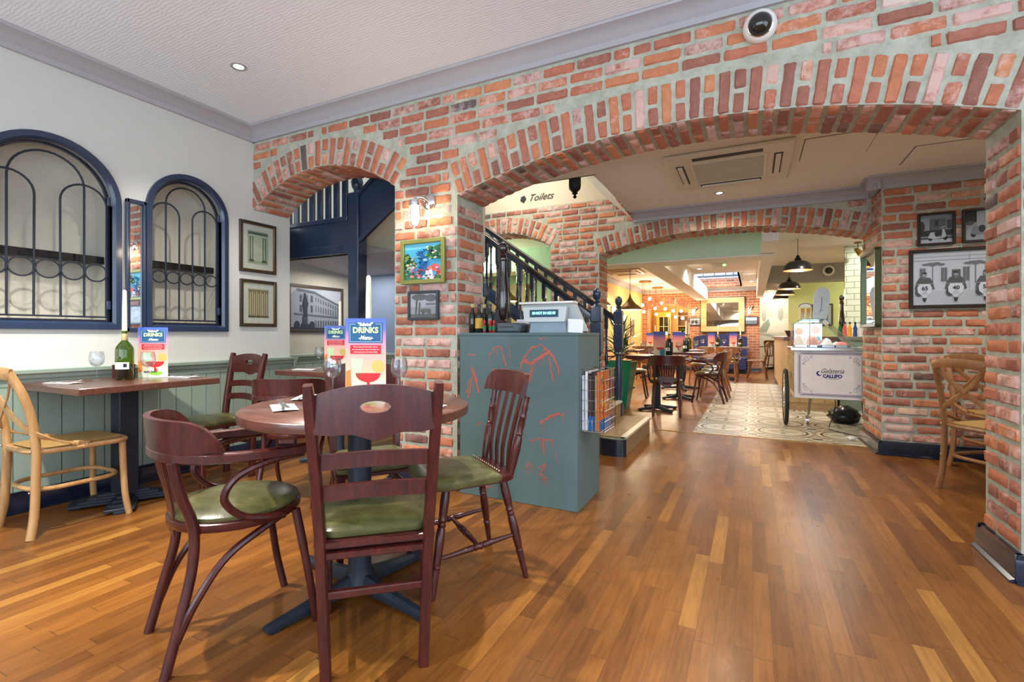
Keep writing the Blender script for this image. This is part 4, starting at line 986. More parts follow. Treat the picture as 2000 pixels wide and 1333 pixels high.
# ------------------------------------------------------------------ niches with iron grilles, tall mirror between them
def niche(idx, n, rings_z):
    y0, y1, sl, sp = n; c = (y0 + y1) / 2; R = (y1 - y0) / 2
    def loop(ins):
        r = R - ins; P = [(c - r, sl + ins), (c + r, sl + ins)]
        for i in range(25): a = PI * i / 24; P.append((c + r * math.cos(a), sp + r * math.sin(a)))
        return P
    b = mb(M_NAVY); A, B, Cc = loop(0), loop(FW), loop(FW - .012)
    rows = []
    for (a, b1, c1) in zip(A, B, Cc): q_ = lambda k: (a[0] * (1 - k) + c1[0] * k, a[1] * (1 - k) + c1[1] * k); rows.append([(XL, a[0], a[1]), (XL + .021, a[0], a[1]), (XL + .024,) + q_(.07), (XL + .024,) + q_(.93), (XL + .020, c1[0], c1[1]), (XL + .004, b1[0], b1[1]), (XL - .05, b1[0], b1[1])])
    rows.append(rows[0]); b.grid(rows, flip=False); o = struct(b, 'window_%d' % idx, smooth=35)
    # hinged inner casement
    b = mb(M_NAVYD); rows = []
    for a, e in zip(loop(FW), loop(FW + .016)): rows.append([(XL - .052, a[0], a[1]), (XL - .030, a[0], a[1]), (XL - .030, e[0], e[1]), (XL - .052, e[0], e[1])])
    rows.append(rows[0]); b.grid(rows, closed=True); b.build('inner_frame', o)
    g = mb(M_IRON); X = XL - .042; ya, yb = c - (R - FW - .014), c + (R - FW - .014); W = yb - ya; zb = sl + FW + .035
    vx = [ya + W * k / 5 for k in range(6)]; ztop = sp + (R - FW) * .26
    g.tube([(X, ya, zb), (X, yb, zb)], .006)
    r1 = (vx[4] - vx[1]) / 2; cc = (vx[1] + vx[4]) / 2
    g.tube([(X, vx[1], zb)] + [(X, cc - r1 * math.cos(PI * i / 16), ztop + .0 + r1 * math.sin(PI * i / 16)) for i in range(17)] + [(X, vx[4], zb)], .0068, 7, up=(1, 0, 0))
    for a, e in ((0, 2), (3, 5)):
        r2 = (vx[e] - vx[a]) / 2; c2 = (vx[a] + vx[e]) / 2; zz = ztop - .10
        g.tube([(X, vx[a] + .003, zb)] + [(X, c2 - r2 * math.cos(PI * i / 14), zz + r2 * math.sin(PI * i / 14)) for i in range(15)] + [(X, vx[e] - .003, zb)], .0068, 7, up=(1, 0, 0))
    for k in range(5):
        r3 = W / 10 - .002; g.tube([(X + .008, (vx[k] + vx[k + 1]) / 2 + r3 * math.cos(2 * PI * i / 20), rings_z + r3 * .95 * math.sin(2 * PI * i / 20)) for i in range(20)], .0052, 6, closed=True, up=(1, 0, 0))
    g.build('iron_grille', o)
    mb(M_BLACK).box(XL - .215, y0 + FW, rings_z + .075, XL - .10, y1 - FW, rings_z + .125, .003).build('shelf', o)
    b = mb(M_PANE); L2 = loop(FW + .004); b.add([(XL - .075, p[0], p[1]) for p in L2], [tuple(range(len(L2)))]); b.build('pane', o, smooth=0)
    h = mb(M_NAVY)
    for z in (sl + .14, sp): h.box(XL - .03, y1 - FW - .02, z, XL - .012, y1 - FW, z + .06, .002)
    h.build('hinge', o)
niche(1, NI[0], 1.505); niche(2, NI[1], 1.525)
t = thing('tall_mirror', 'narrow navy framed mirror between the two arched grille windows', 'mirror', (XL + .002, 1.941, 1.10), PI / 2)
b = mb(M_NAVY); w2, h2 = .062, .955
for x0, x1, z0, z1 in ((-w2, -w2 + .018, 0, h2), (w2 - .018, w2, 0, h2), (-w2, w2, 0, .03), (-w2, w2, h2 - .03, h2)): b.box(x0, -.03, z0, x1, 0, z1, .004)
for x0, x1, z0, z1 in ((-w2 + .018, -w2 + .026, .03, h2 - .03), (w2 - .026, w2 - .018, .03, h2 - .03)): b.box(x0, -.02, z0, x1, 0, z1, .002)
b.build('frame', t); mb(M_MIRROR).box(-w2 + .02, -.010, .02, w2 - .02, -.008, h2 - .02).build('mirror_glass', t)

# ------------------------------------------------------------------ framed pictures
def picture(label, loc, rz, w_, h_, fm, fw=.02, mat_=None, mw=0.0, art=(), bg=(128, 128, 128), inner=None, cat='picture', depth=.022, name='framed_picture', glass=True):
    t = thing(name, label, cat, loc, rz); b = mb(fm); W, Hh = w_ / 2, h_ / 2
    for x0, x1, z0, z1 in ((-W, -W + fw, -Hh, Hh), (W - fw, W, -Hh, Hh), (-W + fw, W - fw, -Hh, -Hh + fw), (-W + fw, W - fw, Hh - fw, Hh)): b.box(x0, -depth, z0, x1, 0, z1, .003)
    b.build('frame', t)
    if inner:
        b = mb(inner); g = fw; e = .006
        for x0, x1, z0, z1 in ((-W + g, -W + g + e, -Hh + g, Hh - g), (W - g - e, W - g, -Hh + g, Hh - g), (-W + g, W - g, -Hh + g, -Hh + g + e), (-W + g, W - g, Hh - g - e, Hh - g)): b.box(x0, -depth + .004, z0, x1, -.004, z1, .001)
        b.build('inner_slip', t)
    y = -.008
    if mat_: mb(mat_).box(-W + fw, y, -Hh + fw, W - fw, -.003, Hh - fw).build('mount', t)
    aw, ah = w_ - 2 * fw - 2 * mw, h_ - 2 * fw - 2 * mw
    b = mb(col_mat(bg, .5)); b.box(-aw / 2, y - .0008, -ah / 2, aw / 2, -.003, ah / 2); yy = y - .0008
    for rgb, poly in art:
        yy -= .00020; b.mat(col_mat(rgb, .5)); b.prism([(-aw / 2 + aw * u, -ah / 2 + ah * v) for u, v in poly], yy, y)
    b.build('artwork', t, smooth=0)
    if glass: mb(M_PANE).box(-W + fw, y - max(.0075, .0028 + .00020 * len(art)), -Hh + fw, W - fw, y - max(.0065, .0018 + .00020 * len(art)), Hh - fw).build('glazing', t)
    return t
def R_(x0, y0, x1, y1): return [(x0, y0), (x1, y0), (x1, y1), (x0, y1)]
def C_(x, y, r, ry=None, n=14): return [(x + r * math.cos(2 * PI * i / n), y + (ry or r) * math.sin(2 * PI * i / n)) for i in range(n)]
FR_DK = wood('black_gold_frame', (.02, .016, .012), (.06, .04, .022), .35, .3)
MT = col_mat((226, 224, 205))
g1, g2, g3 = (176, 190, 150), (96, 110, 96), (206, 208, 176)
art1 = [(g1, R_(0, 0, 1, 1)), (g2, R_(.02, .88, .98, .96)), (g3, R_(.06, .82, .94, .88)), (g3, R_(.20, .10, .80, .80)), (g2, R_(.10, .12, .26, .82)), (g3, R_(.15, .14, .21, .80)), (g2, R_(.72, .12, .88, .82)), (g3, R_(.77, .14, .83, .80)), ((84, 92, 76), R_(.06, .06, .30, .12)), ((84, 92, 76), R_(.68, .06, .92, .12))]
art2 = [((204, 186, 136), R_(0, 0, 1, 1)), ((150, 140, 104), R_(0, .90, 1, .97))] + [q for k in range(5) for q in (((120, 112, 84), R_(.04 + .2 * k, .08, .16 + .2 * k, .9)), ((222, 210, 168), R_(.07 + .2 * k, .1, .12 + .2 * k, .86)))] + [((96, 88, 66), R_(0, .02, 1, .07))]
picture('black and gold framed print of two twisted columns, upper of the left wall pair', (XL + .001, 2.917, 1.866), PI / 2, .36, .455, FR_DK, .024, MT, .055, art1, inner=M_BRASS)
picture('black and gold framed print of a column row, lower of the left wall pair', (XL + .001, 2.922, 1.362), PI / 2, .36, .42, FR_DK, .024, MT, .055, art2, inner=M_BRASS)
bw = lambda k: (k, k, int(min(255, k * 1.05)))
artU = [(bw(196), R_(0, 0, 1, 1)), (bw(160), [(0, 0), (1, 0), (1, .62), (.45, .93), (.12, .97), (0, .80)]), (bw(96), [(.12, .97), (.45, .93), (1, .62), (1, .57), (.45, .86), (.12, .9)])]
for k in range(11):
    u = .47 + .05 * k; zt = .84 - .26 * (u - .45) / .55
    artU += [(bw(90), R_(u, zt - .14, u + .018, zt - .04)), (bw(100), R_(u, zt * .52, u + .018, zt * .52 + .15)), (bw(70), R_(u, .06, u + .02, .22))]
for u in (.18, .28, .38): artU += [(bw(92), R_(u, .66, u + .035, .82)), (bw(96), R_(u, .42, u + .035, .58))]
artU += [(bw(120), [(.08, .36), (1, .30), (1, .33), (.08, .39)]), (bw(48), [(.17, .0), (.36, .0), (.33, .14), (.20, .14)]), (bw(60), R_(.22, .12, .31, .3)), (bw(32), [(.23, .3), (.31, .3), (.30, .5), (.33, .62), (.29, .74), (.26, .82), (.24, .72), (.22, .58), (.24, .46)]), (bw(32), C_(.265, .83, .018, .035)), (bw(44), C_(.12, .1, .05, .1)), (bw(44), C_(.40, .1, .05, .1)), (bw(30), R_(0, 0, 1, .05))]
picture('large gold edged black and white photograph of a palace and statue, in the alcove', (-4.398, 3.917, 1.366), PI / 2, .77, .52, FR_DK, .030, None, 0, artU, inner=M_BRASS)
artS = [((72, 168, 206), R_(0, 0, 1, 1)), ((110, 198, 224), [(0, .85), (1, .85), (1, 1), (0, 1)]), ((42, 110, 160), [(.3, 0), (.6, .2), (.62, .5), (.45, .8), (.35, .75), (.4, .4)]), ((44, 104, 62), [(.55, .62), (.7, .8), (.82, .9), (1, .95), (1, .55), (.8, .55)]), ((66, 132, 70), [(.62, .62), (.8, .74), (1, .75), (1, .6)]), ((34, 92, 56), [(0, .3), (0, .72), (.1, .75), (.2, .58), (.34, .45), (.25, .3)]), ((206, 200, 186), [(.02, .22), (.1, .42), (.3, .47), (.34, .38), (.2, .25)]), ((230, 228, 220), [(.5, .56), (.72, .6), (.72, .55), (.52, .52)]),
        ((60, 118, 84), [(0, 0), (0, .25), (.3, .16), (.5, .0)]), ((214, 92, 86), C_(.82, .32, .12, .1)), ((228, 130, 120), C_(.68, .3, .06, .07)), ((236, 226, 232), [(.55, 0), (.58, .25), (.74, .27), (.78, 0)]), ((196, 70, 76), C_(.93, .15, .07, .1)), ((70, 130, 70), C_(.9, .05, .12, .06)), ((214, 110, 120), C_(.4, .1, .07, .06)), ((226, 150, 150), C_(.2, .1, .05, .05))]
random.seed(21)
def dab(c_, x, y, r): return (tuple(max(0, min(255, v + random.randint(-4, 4) * 6)) for v in c_), C_(x, y, r, r * random.uniform(.5, .9), 6))
for i in range(46):
    x = random.random() * .94 + .03; y = random.random() ** 1.6 * .3 + .03; artS.append(dab(random.choice([(214, 92, 96), (236, 150, 150), (60, 120, 70), (230, 220, 226), (40, 90, 60)]), x, y, random.uniform(.015, .04)))
for i in range(26): artS.append(dab(random.choice([(50, 110, 66), (30, 84, 56), (90, 150, 80), (214, 206, 190)]), .56 + .42 * random.random(), .58 + .30 * random.random(), random.uniform(.02, .05)))
for i in range(18): artS.append(dab(random.choice([(40, 100, 60), (30, 84, 50), (206, 200, 186), (120, 150, 90)]), .02 + .28 * random.random(), .25 + .42 * random.random(), random.uniform(.02, .045)))
for i in range(22): artS.append(dab(random.choice([(60, 150, 200), (90, 180, 214), (40, 120, 180)]), .34 + .3 * random.random(), .25 + .6 * random.random(), random.uniform(.015, .035)))
picture('colourful painting of a bay in a green gilt frame, on the brick pier', (-2.134, 2.868, 1.609), 0, .388, .322, flat('green_gilt', srgb(150, 150, 84), .35, .5, bmp=.1), .030, None, 0, artS, depth=.028, glass=False)
artB = [(bw(186), R_(0, 0, 1, 1)), (bw(150), R_(0, .0, 1, .45)), (bw(60), R_(0, .0, 1, .14)), (bw(40), [(.18, .1), (.24, .1), (.30, .9), (.22, .95)]), (bw(70), C_(.35, .85, .3, .14)), (bw(84), C_(.78, .8, .22, .15)), (bw(50), [(.3, .1), (.36, .1), (.4, .6), (.33, .66)]), (bw(80), C_(.55, .28, .2, .10)), (bw(56), C_(.72, .24, .08, .12)), (bw(46), C_(.5, .2, .06, .12)), (bw(110), R_(.6, .5, .95, .6))]
picture('small black framed grey photograph below the painting on the brick pier', (-2.132, 2.868, 1.291), 0, .27, .212, flat('charcoal_frame', srgb(52, 60, 66), .4), .020, None, 0, artB)
def scoot(x, y, s, body=216):
    return [(bw(40), C_(x - .9 * s, y, .28 * s, .34 * s)), (bw(40), C_(x + .95 * s, y, .28 * s, .34 * s)), (bw(body), [(x - 1.2 * s, y + .1 * s), (x - .9 * s, y + .85 * s), (x - .2 * s, y + .9 * s), (x + .1 * s, y + .2 * s), (x + .5 * s, y + .1 * s), (x + .6 * s, y + 1.3 * s), (x + .8 * s, y + 1.3 * s), (x + 1.1 * s, y + .3 * s), (x + .9 * s, y + .05 * s), (x - .5 * s, y - .1 * s)]), (bw(60), C_(x - .05 * s, y + .62 * s, .34 * s, .42 * s)), (bw(220), [(x + .35 * s, y + 1.35 * s), (x + .95 * s, y + 1.6 * s), (x + .95 * s, y + 1.7 * s), (x + .33 * s, y + 1.45 * s)])]
FRB = flat('black_picture_frame', srgb(44, 36, 34), .35)
artV = [(bw(150), R_(0, 0, 1, 1)), (bw(178), R_(0, .42, .3, .9)), (bw(112), R_(.3, .45, .8, .86)), (bw(70), R_(.46, .6, .58, .8)), (bw(84), R_(.84, .5, .98, .8)), (bw(76), C_(.05, .6, .1, .2)), (bw(60), R_(0, .26, 1, .46)), (bw(206), R_(0, 0, 1, .14)), (bw(90), R_(0, .14, 1, .2))] + scoot(.55, .17, .25)
picture('small photograph of a parked white scooter, left of the small pair on the brick wall', (1.422, 5.40, 1.994), 0, .256, .283, FRB, .020, None, 0, artV, depth=.03)
artW = [(bw(170), R_(0, 0, 1, 1)), (bw(40), R_(0, .62, .35, 1)), (bw(196), R_(.35, .5, .62, 1)), (bw(60), R_(.62, .6, 1, 1)), (bw(90), C_(.15, .6, .12, .08)), (bw(186), R_(0, 0, 1, .35))] + scoot(.52, .2, .3, 150)
picture('small photograph of a dark scooter, right of the small pair by the near brick pier', (1.722, 5.40, 1.998), 0, .256, .283, FRB, .020, None, 0, artW, depth=.03)
artG = [(bw(206), R_(0, 0, 1, 1)), (bw(226), R_(0, .26, 1, 1)), (bw(200), R_(0, .90, 1, .925)), (bw(212), R_(0, 0, 1, .27))]
for u in (.06, .24, .42, .60, .80): artG += [(bw(214), R_(u - .012, .42, u + .062, .72)), (bw(120), R_(u, .44, u + .05, .70)), (bw(176), R_(u + .023, .44, u + .027, .70))]
artG += [(bw(110), R_(.33, .36, .40, .66)), (bw(188), R_(.47, .27, .474, .95)), (bw(150), R_(0, .845, 1, .850))]
for u in (.17, .52, .88): artG += [(bw(120), R_(u - .003, .4, u + .003, .76))] + [(bw(130), C_(u + dx_, .77 + dz_, .035, .022, 8)) for dx_, dz_ in ((-.06, 0), (-.02, .015), (.03, .02), (.07, -.005), (0, -.01))]
for i, (u, s) in enumerate(((.10, 1), (.36, 1.05), (.60, .95), (.82, 1.15))):
    artG += [(bw(84), C_(u - .05, .24, .030, .075)), (bw(98), [(u - .085 * s, .30), (u - .07 * s, .44), (u - .045 * s, .52), (u + .045 * s, .52), (u + .07 * s, .44), (u + .085 * s, .30)]), (bw(126), [(u - .015, .50), (u + .015, .50), (u + .015, .57), (u - .015, .57)]), (bw(170), C_(u, .575, .020, .038)), (bw(60), [(u - .022, .59), (u + .022, .59), (u + .014, .625), (u - .014, .625)]),
             (bw(150), [(u - .075 * s, .395), (u + .075 * s, .395), (u + .075 * s, .41), (u - .075 * s, .41)]), (bw(238), [(u - .045 * s, .40), (u + .045 * s, .40), (u + .062 * s, .33), (u + .058 * s, .24), (u + .022 * s, .18), (u - .022 * s, .18), (u - .058 * s, .24), (u - .062 * s, .33)]), (bw(206), C_(u, .215, .026, .05)), (bw(54), C_(u, .125, .014, .065)), (bw(226), C_(u, .17, .024, .035))]
pg = picture('large black framed photograph of riders on numbered scooters on the brick wall', (1.665, 5.40, 1.565), 0, .86, .512, FRB, .028, None, 0, artG, bg=(206, 206, 206), depth=.03)
for s_, u in (('65', .10), ('40', .36), ('53', .60), ('3', .82)): text(s_, .046, col_mat((40, 40, 40)), pg, (-.402 + .804 * u, -.0245, -.228 + .456 * .315), bold=.0006)
M_BRG = flat('green_bronze_frame', srgb(84, 92, 66), .3, .6)
t = thing('wall_mirror', 'tall bronze framed mirror on the edge of the brick arch, beside the gelato cart', 'mirror', (1.022, 5.64, 1.51), face(uu.x, uu.y))
b = mb(M_BRG)
for x0, x1, z0, z1 in ((-.28, -.25, -.36, .36), (.25, .28, -.36, .36), (-.28, .28, -.36, -.33), (-.28, .28, .33, .36)): b.box(-.045 if True else 0, x0, z0, 0, x1, z1, .004)
b.build('frame', t); mb(M_MIRROR).box(-.02, -.25, -.33, -.016, .25, .33).build('mirror_glass', t)

# ------------------------------------------------------------------ fittings of the front room
def downlight(label, loc, s=1.0, group=None):
    t = thing('downlight', label, 'ceiling light', loc, group=group)
    mb(M_STEEL).lathe([(.030 * s, -.001), (.045 * s, -.001), (.047 * s, -.005), (.044 * s, -.008), (.030 * s, -.006)], seg=24, cap=False).build('bezel', t)
    mb(emitm('halogen', (1, .93, .8), 30)).lathe([(.001, -.003), (.028 * s, -.003)], seg=20, cap=False).build('lamp_glass', t); return t
downlight('recessed halogen downlight in the white ceiling above the arched windows', (-3.141, 2.139, 2.912), 1.1)
downlight('recessed downlight in the hall ceiling in front of the second arch', (-.297, 5.276, 2.502), 1.0)
t = thing('security_camera', 'white dome security camera on the brick above the big arch', 'camera', (.035, 2.872, 2.70), 0)
ax = V((0, -.9, -.25)).normalized()
mb(M_WHITE).lathe([(.075, -.01), (.082, .005), (.080, .030), (.066, .052), (.058, .056)], seg=32, axis=ax).build('housing', t)
b = mb(M_DARKGL); b.lathe([(.057 * math.cos(a), .054 + .050 * math.sin(a)) for a in [PI / 2 * i / 8 for i in range(9)]], seg=28, axis=ax); b.build('dome', t)
mb(M_CHROME).lathe([(.056, .052), (.060, .058), (.056, .060)], seg=28, axis=ax).build('trim_ring', t)
def cage_lamp(label, loc, rz=0, s=1.0, power=9):
    t = thing('bulkhead_wall_lamp', label, 'wall lamp', loc, rz)
    mb(M_CHROME).lathe([(.055 * s, 0), (.055 * s, .012 * s), (.045 * s, .022 * s), (.02 * s, .03 * s)], seg=24, axis=(0, -1, 0)).build('back_plate', t)
    mb(M_CHROME).tube(crv([(0, -.02 * s, 0), (-.02 * s, -.06 * s, .02 * s), (-.045 * s, -.095 * s, .01 * s), (-.05 * s, -.1 * s, -.03 * s)]), .016 * s, 10).build('arm', t)
    c = V((-.05 * s, -.1 * s, 0))
    mb(M_CHROME).lathe([(.02 * s, 0), (.04 * s, -.006 * s), (.042 * s, -.025 * s), (.040 * s, -.045 * s)], c, 20).build('cap', t)
    mb(emitm('lamp_glow', (1, .86, .62), 14)).lathe([(.026 * s, -.045 * s), (.029 * s, -.10 * s), (.027 * s, -.15 * s), (.016 * s, -.178 * s), (.001, -.186 * s)], c, 18).build('glass_bulb', t)
    b = mb(M_CHROME)
    for k in range(4):
        a = PI / 4 + PI / 2 * k; u = V((math.cos(a), math.sin(a), 0)); b.tube(crv([c + u * .040 * s + V((0, 0, -.04 * s)), c + u * .042 * s + V((0, 0, -.15 * s)), c + u * .025 * s + V((0, 0, -.19 * s)), c + V((0, 0, -.205 * s))], 4), .0022 * s, 5)
    for z in (-.075, -.135): b.tube([c + V((.0425 * s * math.cos(2 * PI * i / 18), .0425 * s * math.sin(2 * PI * i / 18), z * s)) for i in range(18)], .002 * s, 5, closed=True)
    b.build('guard_cage', t)
    l = lamp('POINT', (0, 0, 0), power, (1, .82, .56), .025 * s); l.parent = t; l.location = (-.05 * s, -.155 * s, -.11 * s)
    return t
cage_lamp('chrome caged bulkhead lamp glowing on the brick pier above the painting', (-2.09, 2.874, 2.035), power=4)

# ------------------------------------------------------------------ tables, chairs and place settings of the front room
round_table('round walnut table on a black iron pedestal, in the front room', (-1.495, 1.560, 0), .460, -PI / 2 - .17)
rect_table('rectangular walnut table against the green panelled left wall', (-3.635, 1.70, 0), .74, .78, stepped=True)
rect_table('walnut table set in the opening of the small left arch', (-3.2, 3.10, 0), .70, .74)
place(ladder_chair('dark mahogany ladder back chair in the foreground, its back to the viewer'), (-1.215, 1.352, 0), face(-.66, .75))
place(bent_armchair('mahogany bentwood armchair with round green seat, left of the round table'), (-1.72, 1.165, 0), face(.345, .94))
place(windsor_chair('mahogany windsor chair with turned legs, between the round table and the desk'), (-1.195, 1.915, 0), face(-.61, -.795))
place(ladder_chair('mahogany ladder back chair tucked under the far side of the round table'), (-1.73, 1.90, 0), face(.8, -.6))
dA = [o for o in COL.objects if o.name.startswith('ladder_back_chair')][0]; dB = [o for o in COL.objects if o.name.startswith('bentwood_armchair')][0]
dup(dA, (-3.57, 2.23, 0), PI, 'mahogany ladder back chair at the far end of the table on the left wall')
dup(dB, (-2.72, 2.26, 0), face(-.55, .83), 'mahogany bentwood armchair turned towards the table in the small arch')
place(cross_chair('honey bentwood cross back chair with cane seat, by the left wall table'), (-3.585, 1.385, 0), .0)
# navy tub chair in the alcove
t = thing('tub_chair', 'navy upholstered tub chair at the back of the alcove', 'chair', (-2.75, 4.0, 0), .6)
pad_mesh(mb(M_NAVYD), [(.26 * math.cos(2 * PI * i / 20), .24 * math.sin(2 * PI * i / 20)) for i in range(20)], .12, .46, .03).build('seat', t)
b = mb(flat('navy_leather', srgb(36, 44, 84), .35)); rows = []
for i in range(17):
    a = -.35 + (PI + .7) * i / 16; h = .62 + .30 * math.sin(max(0, min(PI, (a + .35) / (PI + .7) * PI))); c_, s_ = math.cos(a), math.sin(a); rows.append([(.25 * c_, .24 * s_, .1), (.31 * c_, .30 * s_, .1), (.33 * c_, .32 * s_, h - .03), (.29 * c_, .28 * s_, h), (.25 * c_, .24 * s_, h - .03)])
b.grid(rows, closed=True); b.build('backrest', t)
b = mb(M_BLACK)
for x in (-.18, .18):
    for y in (-.16, .16): b.box(x - .02, y - .02, 0, x + .02, y + .02, .12)
b.build('leg', t)

Z0 = TT + .0005
wine_glass('clear wine glass on the round table, left of the menu', (-1.80, 1.70, Z0), 'glasses on the round table')
wine_glass('clear wine glass on the round table, right of the menu', (-1.50, 1.82, Z0), 'glasses on the round table')
menu('drinks menu card standing on the round table', (-1.605, 1.715, Z0), YAW * .75, .195, .37)
bottle_candle('green wine bottle hidden behind the menu on the round table', 'tall ivory candle rising behind the menu on the round table', (-1.70, 1.835, Z0))
for lab, x, y, r in (('nearest the foreground armchair, on the round table', -1.68, 1.335, 2.55), ('on the far left edge of the round table', -1.86, 1.60, 2.2), ('on the right side of the round table', -1.21, 1.60, .35)):
    napkin('folded white napkin ' + lab, (x, y, Z0), r, 'napkins on the round table')
    fork('steel fork on the napkin ' + lab, (x - .02, y + .015, Z0 + .010), r + .12, 'forks on the round table'); knife('steel knife on the napkin ' + lab, (x + .015, y - .015, Z0 + .010), r - .08, 'knives on the round table')
bottle_candle('green wine bottle with white barcode label on the left wall table', 'tall ivory candle in the bottle on the left wall table', (-3.68, 1.72, Z0), 1.35)
menu('drinks menu card standing on the left wall table', (-3.70, 1.90, Z0), .78, .175, .345)
wine_glass('wine glass left of the green bottle on the left wall table', (-3.80, 1.62, Z0), 'glasses on the left wall table')
wine_glass('wine glass standing in front of the menu on the left wall table', (-3.44, 1.735, Z0), 'glasses on the left wall table')
for lab, x, y, r in (('at the near end of the left wall table', -3.74, 1.43, .25), ('at the far end of the left wall table', -3.53, 2.0, .15)):
    napkin('folded white napkin ' + lab, (x, y, Z0), r + PI / 2 * 0, 'napkins on the left wall table'); fork('steel fork on the napkin ' + lab, (x, y + .015, Z0 + .010), r + .15, 'forks on the left wall table'); knife('steel knife on the napkin ' + lab, (x, y - .02, Z0 + .010), r - .05, 'knives on the left wall table')
t = thing('condiment_box', 'small mahogany box behind the bottle on the left wall table', 'box', (-3.86, 1.80, Z0), .3); mb(M_MAHOG).box(-.04, -.05, 0, .04, .05, .08, .003).build('box_body', t); mb(M_MAHOG).box(-.042, -.052, .08, .042, .052, .09, .003).build('box_lid', t)
wine_glass('wine glass on the table in the small arch', (-3.42, 3.08, Z0)); menu('drinks menu card on the table in the small arch', (-3.16, 3.02, Z0), .5, .19, .37)
bottle_candle('green wine bottle behind the menu on the table in the small arch', 'ivory candle in the bottle on the table in the small arch', (-3.235, 3.14, Z0), 0)
napkin('folded white napkin on the table in the small arch', (-3.36, 2.88, Z0), .2); fork('steel fork on the napkin in the small arch', (-3.36, 2.89, Z0 + .010), .3)

# ------------------------------------------------------------------ cash desk and what stands on it
DX0, DX1, DY0, DY1, DZ = -1.79, -.947, 2.81, 3.27, 1.092
t = thing('cash_desk', 'grey green painted desk with red crackle marks beside the brick pier', 'desk', (DX0, DY0, 0))
W, D = DX1 - DX0, DY1 - DY0
mb(M_DESK).box(0, 0, 0, W, D, DZ - .02, .003).build('carcass', t); mb(M_DESK).box(-.001, -.001, DZ - .02, W + .001, D + .001, DZ, .003).build('worktop', t)
def cp(px, py):
    k = (px - 900) / 230; bot = 966 + 36 * k; return (W * (1 - (1 - k) * 1.0) * (1.02 - .02 * k), DZ * (1 - (py - 651) / (bot - 651)))
lines = [([(1022, 728), (1030, 700), (1046, 680), (1062, 674), (1076, 686), (1086, 698), (1094, 716), (1096, 728)], 1.6), ([(1032, 706), (1046, 712), (1056, 702), (1070, 694), (1080, 686)], 3.4), ([(1078, 700), (1082, 724), (1086, 748)], 1.2), ([(1048, 722), (1040, 745)], 1.2), ([(1090, 880), (1092, 905)], .8), ([(1040, 740), (1046, 716)], 1.0), ([(1060, 662), (1074, 662)], .7),
         ([(960, 696), (972, 682), (986, 678), (992, 700), (996, 716)], 1.1), ([(916, 694), (934, 694)], 1.0), ([(926, 720), (932, 734), (940, 768)], 2.6), ([(922, 740), (914, 770)], 1.6), ([(928, 734), (918, 778)], 1.2), ([(968, 725), (998, 722)], 1.8),
         ([(1060, 828), (1070, 822), (1082, 814), (1098, 808)], 2.0), ([(1098, 812), (1108, 808)], 1.0), ([(1042, 862), (1064, 858), (1088, 862)], 1.0), ([(1066, 862), (1068, 884)], 1.2), ([(1034, 916), (1040, 906), (1048, 916)], .9), ([(1060, 914), (1072, 908), (1062, 926), (1074, 938)], .9), ([(938, 832), (944, 828)], 2.2), ([(1000, 662), (1004, 700)], .5), ([(948, 950), (972, 956)], .8)]
random.seed(3)
for pts, wd in lines:
    b = mb(flat('red_undercoat', srgb(188, 92, 76), .5))
    q = []
    for i in range(len(pts) - 1):
        for k in range(6): t_ = k / 6; q.append((pts[i][0] + (pts[i + 1][0] - pts[i][0]) * t_ + random.uniform(-1.1, 1.1), pts[i][1] + (pts[i + 1][1] - pts[i][1]) * t_ + random.uniform(-1.1, 1.1)))
    q.append(pts[-1]); P3 = [V((cp(*p)[0], 0, cp(*p)[1])) for p in q]; n = len(P3)
    for i in range(n - 1):
        d = (P3[i + 1] - P3[i]).normalized(); s_ = V((-d.z, 0, d.x)); w0 = wd * .0034 * random.uniform(.25, 1.4); w1 = wd * .0034 * random.uniform(.25, 1.4)
        y = V((0, -.0008 - .00006 * i, 0)); b.add([P3[i] - s_ * w0 + y, P3[i + 1] - s_ * w1 + y, P3[i + 1] + s_ * w1 + y, P3[i] + s_ * w0 + y], [(0, 1, 2, 3)])
        y = y + V((0, -.00003, 0))
        if random.random() < .35: e = P3[i] + V((random.uniform(-.02, .02), 0, -random.uniform(.02, .09))); b.add([P3[i] + y, e + y, P3[i] + V((.004, 0, 0)) + y], [(0, 1, 2)])
    b.build('paint_crackle', t, smooth=0)
ZD = DZ + .0005
def oil(label, x, y, lab=None, s=1.0, cap=(206, 180, 110)):
    t = thing('oil_bottle', label, 'bottle', (x, y, ZD), group='oil and vinegar bottles on the desk')
    mb(M_DARKGL).lathe([(.024, .0), (.027, .004), (.027, .115 * s), (.020, .135 * s), (.011, .150 * s), (.0105, .180 * s)], seg=18).build('glass_body', t)
    mb(col_mat(cap)).lathe([(.0125, .178 * s), (.0125, .20 * s), (.008, .202 * s)], seg=14).build('cap', t)
    if lab: mb(col_mat(lab)).lathe([(.0276, .03), (.0276, .10)], seg=18, cap=False).build('paper_label', t)
oil('tall dark oil bottle with yellow cap, leftmost on the desk', -1.795 + .035, 2.93, None, 1.0); oil('dark oil bottle with orange and blue label on the desk', -1.69, 2.90, (206, 160, 60), .98, (60, 60, 60)); oil('dark vinegar bottle standing behind the labelled oil bottle', -1.70, 2.99, None, 1.0, (206, 180, 110)); oil('dark vinegar bottle right of the labelled oil bottle', -1.632, 2.95, None, 1.0, (70, 60, 60))
